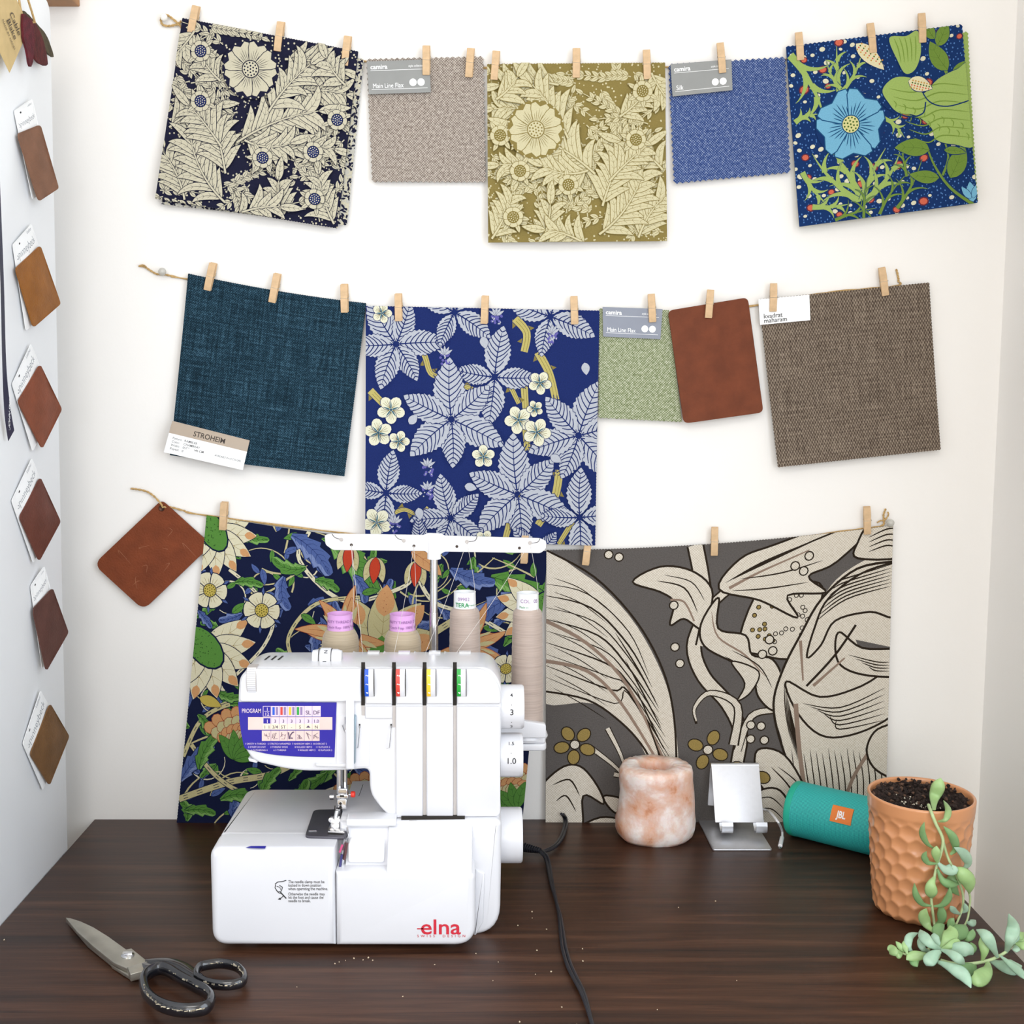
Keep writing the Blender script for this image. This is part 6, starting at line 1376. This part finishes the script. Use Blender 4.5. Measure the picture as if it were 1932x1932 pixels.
def chunk(mb,c,s,m,rn):
    vs=[];ph=(1+5**.5)/2
    for v in [(-1,ph,0),(1,ph,0),(-1,-ph,0),(1,-ph,0),(0,-1,ph),(0,1,ph),(0,-1,-ph),(0,1,-ph),(ph,0,-1),(ph,0,1),(-ph,0,-1),(-ph,0,1)]: vs.append(V(c)+V(v)*s*.55*rn.uniform(.6,1.3))
    mb.add(vs,[(0,11,5),(0,5,1),(0,1,7),(0,7,10),(0,10,11),(1,5,9),(5,11,4),(11,10,2),(10,7,6),(7,1,8),(3,9,4),(3,4,2),(3,2,6),(3,6,8),(3,8,9),(4,9,5),(2,4,11),(6,2,10),(8,6,7),(9,8,1)],m)
barkm=mat('bark_bits','#5a4132',.9,0,.4,200); perl=mat('perlite','#cfc6b4',.9)
for k in range(420):
    r=Rr*.9*sqrt(rn.random()); a=rn.uniform(0,2*pi); chunk(mb,(PX+r*cos(a),PY+r*sin(a),T+PH*.935+rn.uniform(-.001,.005)+(.003 if sin(a)>.2 else 0)),rn.uniform(.0008,.0026),soil if rn.random()<.8 else barkm,rn)
for k in range(40):
    r=Rr*.6*sqrt(rn.random()); a=rn.uniform(2.6,5.6); chunk(mb,(PX+r*cos(a),PY+r*sin(a),T+PH*.945+.002),rn.uniform(.0005,.001),perl,rn)
mb.build('soil',pp,smooth=0)
# succulent
g1=mat('succulent_green','#9cbd7e',.42,0,.16,60,sss=.15,coat=.1); g2=mat('succulent_blue','#a3c4aa',.45,0,.14,60,sss=.15,coat=.1); g3=mat('succulent_deep','#7ba26c',.45,0,.15,60,sss=.15); stm=mat('succulent_stem','#bcd09a',.5,0,.1,80,sss=.1)
def frontR(px,py,off):
    """point just in front of the pot wall along a pixel ray"""
    d=ray(px,py); 
    for k in range(4000):
        t=.9+k*.0003; p=CAM+d*t; z=p.z-T
        if z<=off: return atZ(px,py,T+off)
        rr_=hypot(p.x-PX,p.y-PY)
        if z<PH+.001 and rr_<potr(0,max(0,min(PH,z)),False)+off: return p
        if z>=PH and p.y>PY-.02: return p
        if p.y>PY-.005: return p
    return p
def leaf3(par,P,off,w,m,th=.42,tip=.25):
    """fleshy leaf along pixel points P; off = clearances"""
    S=smoothc([q if isinstance(q,V) else frontR(q[0],q[1],off if not isinstance(off,(list,tuple)) else off[i]) for i,q in enumerate(P)],5); n=len(S)
    rr_=[max(.0005,w*1.02*(.30*(1-i/(n-1))+.95*sin(pi*(i/(n-1))**1.35)**1.15)) for i in range(n)]; rr_[-1]=w*.08; rr_[0]=w*.3; 
    view=(CAM-S[n//2]).normalized(); mb=MB(); mb.tube(S,rr_,m,12,flat=th,nrm=view); return mb.build('leaf',par,smooth=70)
def stem3(P,off,r,lab=None):
    S=smoothc([frontR(q[0],q[1],off if not isinstance(off,(list,tuple)) else off[i]) for i,q in enumerate(P)],5); n=len(S); mb=MB(); mb.tube(S,[r*(1-.25*i/n) for i in range(n)],stm,10); return mb.build('stem',pp,smooth=70)
s1=stem3([(1752,1519),(1758,1535),(1766,1555),(1777,1577),(1779,1592),(1774,1613),(1768,1632),(1762,1660),(1757,1690),(1759,1715),(1763,1745),(1766,1765)],[.002,.004,.006,.007,.008,.008,.008,.008,.008,.009,.010,.012],.0017)
s2=stem3([(1778,1582),(1784,1605),(1790,1622),(1800,1642),(1811,1668),(1817,1690),(1816,1712),(1808,1735),(1802,1748)],[.006,.006,.007,.009,.01,.01,.011,.012,.012],.0014)
s3=stem3([(1822,1672),(1830,1690),(1829,1712),(1824,1738),(1812,1755)],[.014,.014,.014,.014,.012],.0012)
L=lambda s,P,off,w,m=g1,**k: leaf3(s,P,off,w,m,**k)
L(s1,[(1762,1527),(1763,1505),(1771,1482),(1775,1468)],[.003,.012,.02,.026],.0062,g1,th=.5); L(s1,[(1770,1550),(1784,1546),(1789,1528),(1780,1510)],[.006,.012,.016,.018],.0030,g1,th=.8)
L(s1,[(1762,1601),(1748,1590),(1740,1570),(1744,1551)],[.006,.012,.018,.022],.0030,g3,th=.7); L(s1,[(1769,1628),(1766,1612),(1767,1596)],[.01,.013,.014],.0042,g1); L(s1,[(1768,1629),(1752,1628),(1744,1617),(1748,1606)],[.01,.014,.017,.02],.0030,g3,th=.7)
L(s1,[(1770,1628),(1783,1640),(1798,1640),(1797,1632)],[.01,.014,.016,.016],.0052,g2); L(s1,[(1763,1655),(1757,1668),(1757,1685),(1759,1695)],[.01,.014,.014,.012],.0056,g1); L(s1,[(1757,1709),(1740,1705),(1728,1688),(1725,1666)],[.01,.014,.018,.022],.0032,g3,th=.7)
L(s1,[(1762,1710),(1778,1707),(1790,1692),(1792,1674)],[.01,.014,.016,.018],.0033,g3,th=.7); L(s1,[(1760,1757),(1749,1745),(1743,1728),(1748,1714)],[.012,.014,.016,.018],.0052,g1); L(s1,[(1764,1745),(1775,1738),(1777,1722),(1773,1704)],[.008,.010,.010,.010],.0042,g3)
L(s2,[(1793,1612),(1803,1600),(1797,1578),(1780,1559)],[.008,.01,.012,.014],.0040,g3,th=.6); L(s2,[(1769,1640),(1778,1660),(1792,1668),(1810,1668)],[.01,.012,.012,.01],.0040,g3,th=.7); L(s2,[(1818,1640),(1828,1650),(1818,1612),(1800,1598)][:1]+[(1826,1628),(1818,1610),(1800,1599)],[.01,.012,.014,.016],.0048,g2)
L(s2,[(1800,1640),(1812,1645),(1826,1662),(1829,1686)],[.012,.018,.02,.02],.0072,g1,th=.6); L(s2,[(1812,1668),(1800,1655),(1796,1672),(1810,1690)],[.006,.006,.006,.006],.0052,g3); L(s2,[(1812,1725),(1800,1718),(1793,1709)],[.012,.014,.016],.0030,g2); L(s2,[(1815,1722),(1822,1716),(1820,1704)],[.012,.014,.014],.0026,g2)
L(s3,[(1824,1740),(1833,1742),(1841,1736)],[.014,.014,.014],.0034,g2)
# table-top tangle
s4=stem3([(1766,1765),(1772,1790),(1770,1806),(1760,1812),(1745,1802)],[.012,.016,.014,.010,.010],.0017)
s5=stem3([(1757,1785),(1745,1797),(1733,1800),(1712,1801),(1703,1798)],[.012,.010,.010,.010,.010],.0013)
s6=stem3([(1775,1812),(1800,1818),(1835,1818),(1868,1811),(1895,1798),(1908,1785),(1915,1775)],[.006,.006,.006,.008,.014,.02,.024],.0017)
T_=lambda s,P,h,w,m=g1,**k: leaf3(s,[atZ(x,y,T+(h[i] if isinstance(h,(list,tuple)) else h)) for i,(x,y) in enumerate(P)],0,w,m,**k)
for P,h,w,m in (([(1776,1788),(1786,1775),(1795,1760),(1792,1746)],[.02,.026,.030,.034],.0064,g1),([(1776,1787),(1765,1772),(1762,1760)],[.02,.026,.03],.0038,g2),([(1775,1790),(1757,1782),(1742,1766),(1736,1754)],[.02,.026,.03,.03],.0048,g2),([(1776,1791),(1790,1785),(1805,1778),(1813,1779)],[.02,.024,.026,.026],.0036,g1),
    ([(1780,1793),(1800,1790),(1825,1792),(1836,1801)],[.016,.022,.024,.018],.0062,g2),([(1776,1792),(1792,1798),(1810,1810),(1820,1820)],[.022,.026,.024,.016],.0042,g2),([(1775,1795),(1765,1800),(1752,1814),(1747,1822)],[.02,.018,.014,.010],.0056,g2),([(1770,1815),(1795,1826),(1818,1840),(1832,1864)],[.012,.014,.010,.004],.0058,g2),
    ([(1764,1805),(1740,1803),(1720,1805),(1710,1811)],[.012,.012,.010,.008],.0046,g1),([(1790,1824),(1810,1832),(1830,1828),(1842,1820)],[.004,.005,.005,.004],.0060,g3),([(1864,1816),(1862,1832),(1845,1848),(1828,1848)],[.009,.010,.009,.007],.0068,g1),([(1782,1775),(1800,1765),(1815,1755),(1822,1745)],[.014,.018,.02,.022],.0070,g3),
    ([(1775,1780),(1770,1765),(1772,1752),(1782,1744)],[.014,.018,.022,.024],.0055,g3),([(1800,1772),(1796,1758),(1795,1740),(1800,1732)],[.012,.014,.018,.022],.0036,g3),([(1815,1771),(1826,1772),(1834,1762),(1836,1753)],[.012,.014,.018,.022],.0034,g3),([(1830,1800),(1834,1790),(1832,1778)],[.006,.01,.014],.0040,g3),([(1740,1806),(1725,1812),(1731,1824)],[.006,.006,.004],.0042,g3)): T_(s4,P,h,w,m)
for P,h,w,m in (([(1705,1797),(1692,1797),(1680,1791),(1674,1791)],[.01,.012,.012,.012],.0044,g1),([(1706,1796),(1700,1788),(1690,1776)],[.012,.016,.02],.0026,g1),([(1712,1800),(1708,1785),(1713,1772)],[.012,.018,.022],.0032,g1),([(1724,1800),(1714,1786),(1716,1768),(1732,1760)],[.010,.018,.024,.026],.0036,g2),([(1703,1798),(1696,1803),(1690,1802)],[.01,.01,.009],.0026,g1),([(1755,1795),(1742,1790),(1738,1776),(1744,1764)],[.012,.016,.02,.022],.0036,g2),([(1705,1796),(1704,1788),(1705,1783)],[.012,.015,.017],.0018,g1)): T_(s5,P,h,w,m)
for P,h,w,m in (([(1853,1812),(1857,1796),(1856,1778),(1852,1764)],[.008,.018,.026,.032],.0046,g1),([(1882,1806),(1872,1785),(1860,1765),(1842,1754)],[.012,.026,.036,.036],.0052,g2),([(1898,1797),(1905,1775),(1912,1750),(1903,1724)],[.014,.03,.04,.056],.0056,g2),([(1888,1804),(1905,1818),(1925,1835),(1938,1850)],[.014,.012,.010,.008],.0036,g2),([(1870,1813),(1890,1822),(1912,1826),(1928,1822)],[.004,.004,.006,.008],.0066,g2),
    ([(1913,1778),(1920,1770),(1925,1765),(1935,1760)],[.024,.028,.03,.03],.0036,g1),([(1912,1780),(1916,1770),(1918,1758)],[.024,.028,.034],.0034,g2),([(1914,1782),(1917,1790),(1918,1797)],[.022,.022,.02],.0032,g2),([(1916,1780),(1928,1784),(1938,1792)],[.024,.024,.022],.0034,g1),([(1918,1775),(1930,1774),(1938,1772)],[.026,.026,.026],.0036,g1)): T_(s6,P,h,w,m)
# crumbs of lint scattered on the table
mb=MB(); rn=random.Random(21); lm=mat('lint','#c9b79c',.9)
for x,y in [(640,1815),(652,1812),(668,1808),(685,1811),(695,1807),(703,1812),(632,1818),(820,1820),(898,1799),(977,1746),(1004,1720),(1004,1732),(1010,1838),(1031,1753),(1100,1813),(1099,1790),(1088,1933),(1013,1793),(8,1773),(940,1815),(1060,1900),(760,1880),(930,1850),(1280,1712),(1390,1850),(560,1862),(1240,1905),(1040,1833),(980,1928),(1350,1700)]:
    p=atZ(x,y,T+.0004); chunk(mb,p,rn.uniform(.0005,.0009),lm,rn)
mb.build('lint_crumbs',label='tiny pale crumbs of lint scattered over the dark table',cat='crumbs',kind='stuff',smooth=0)
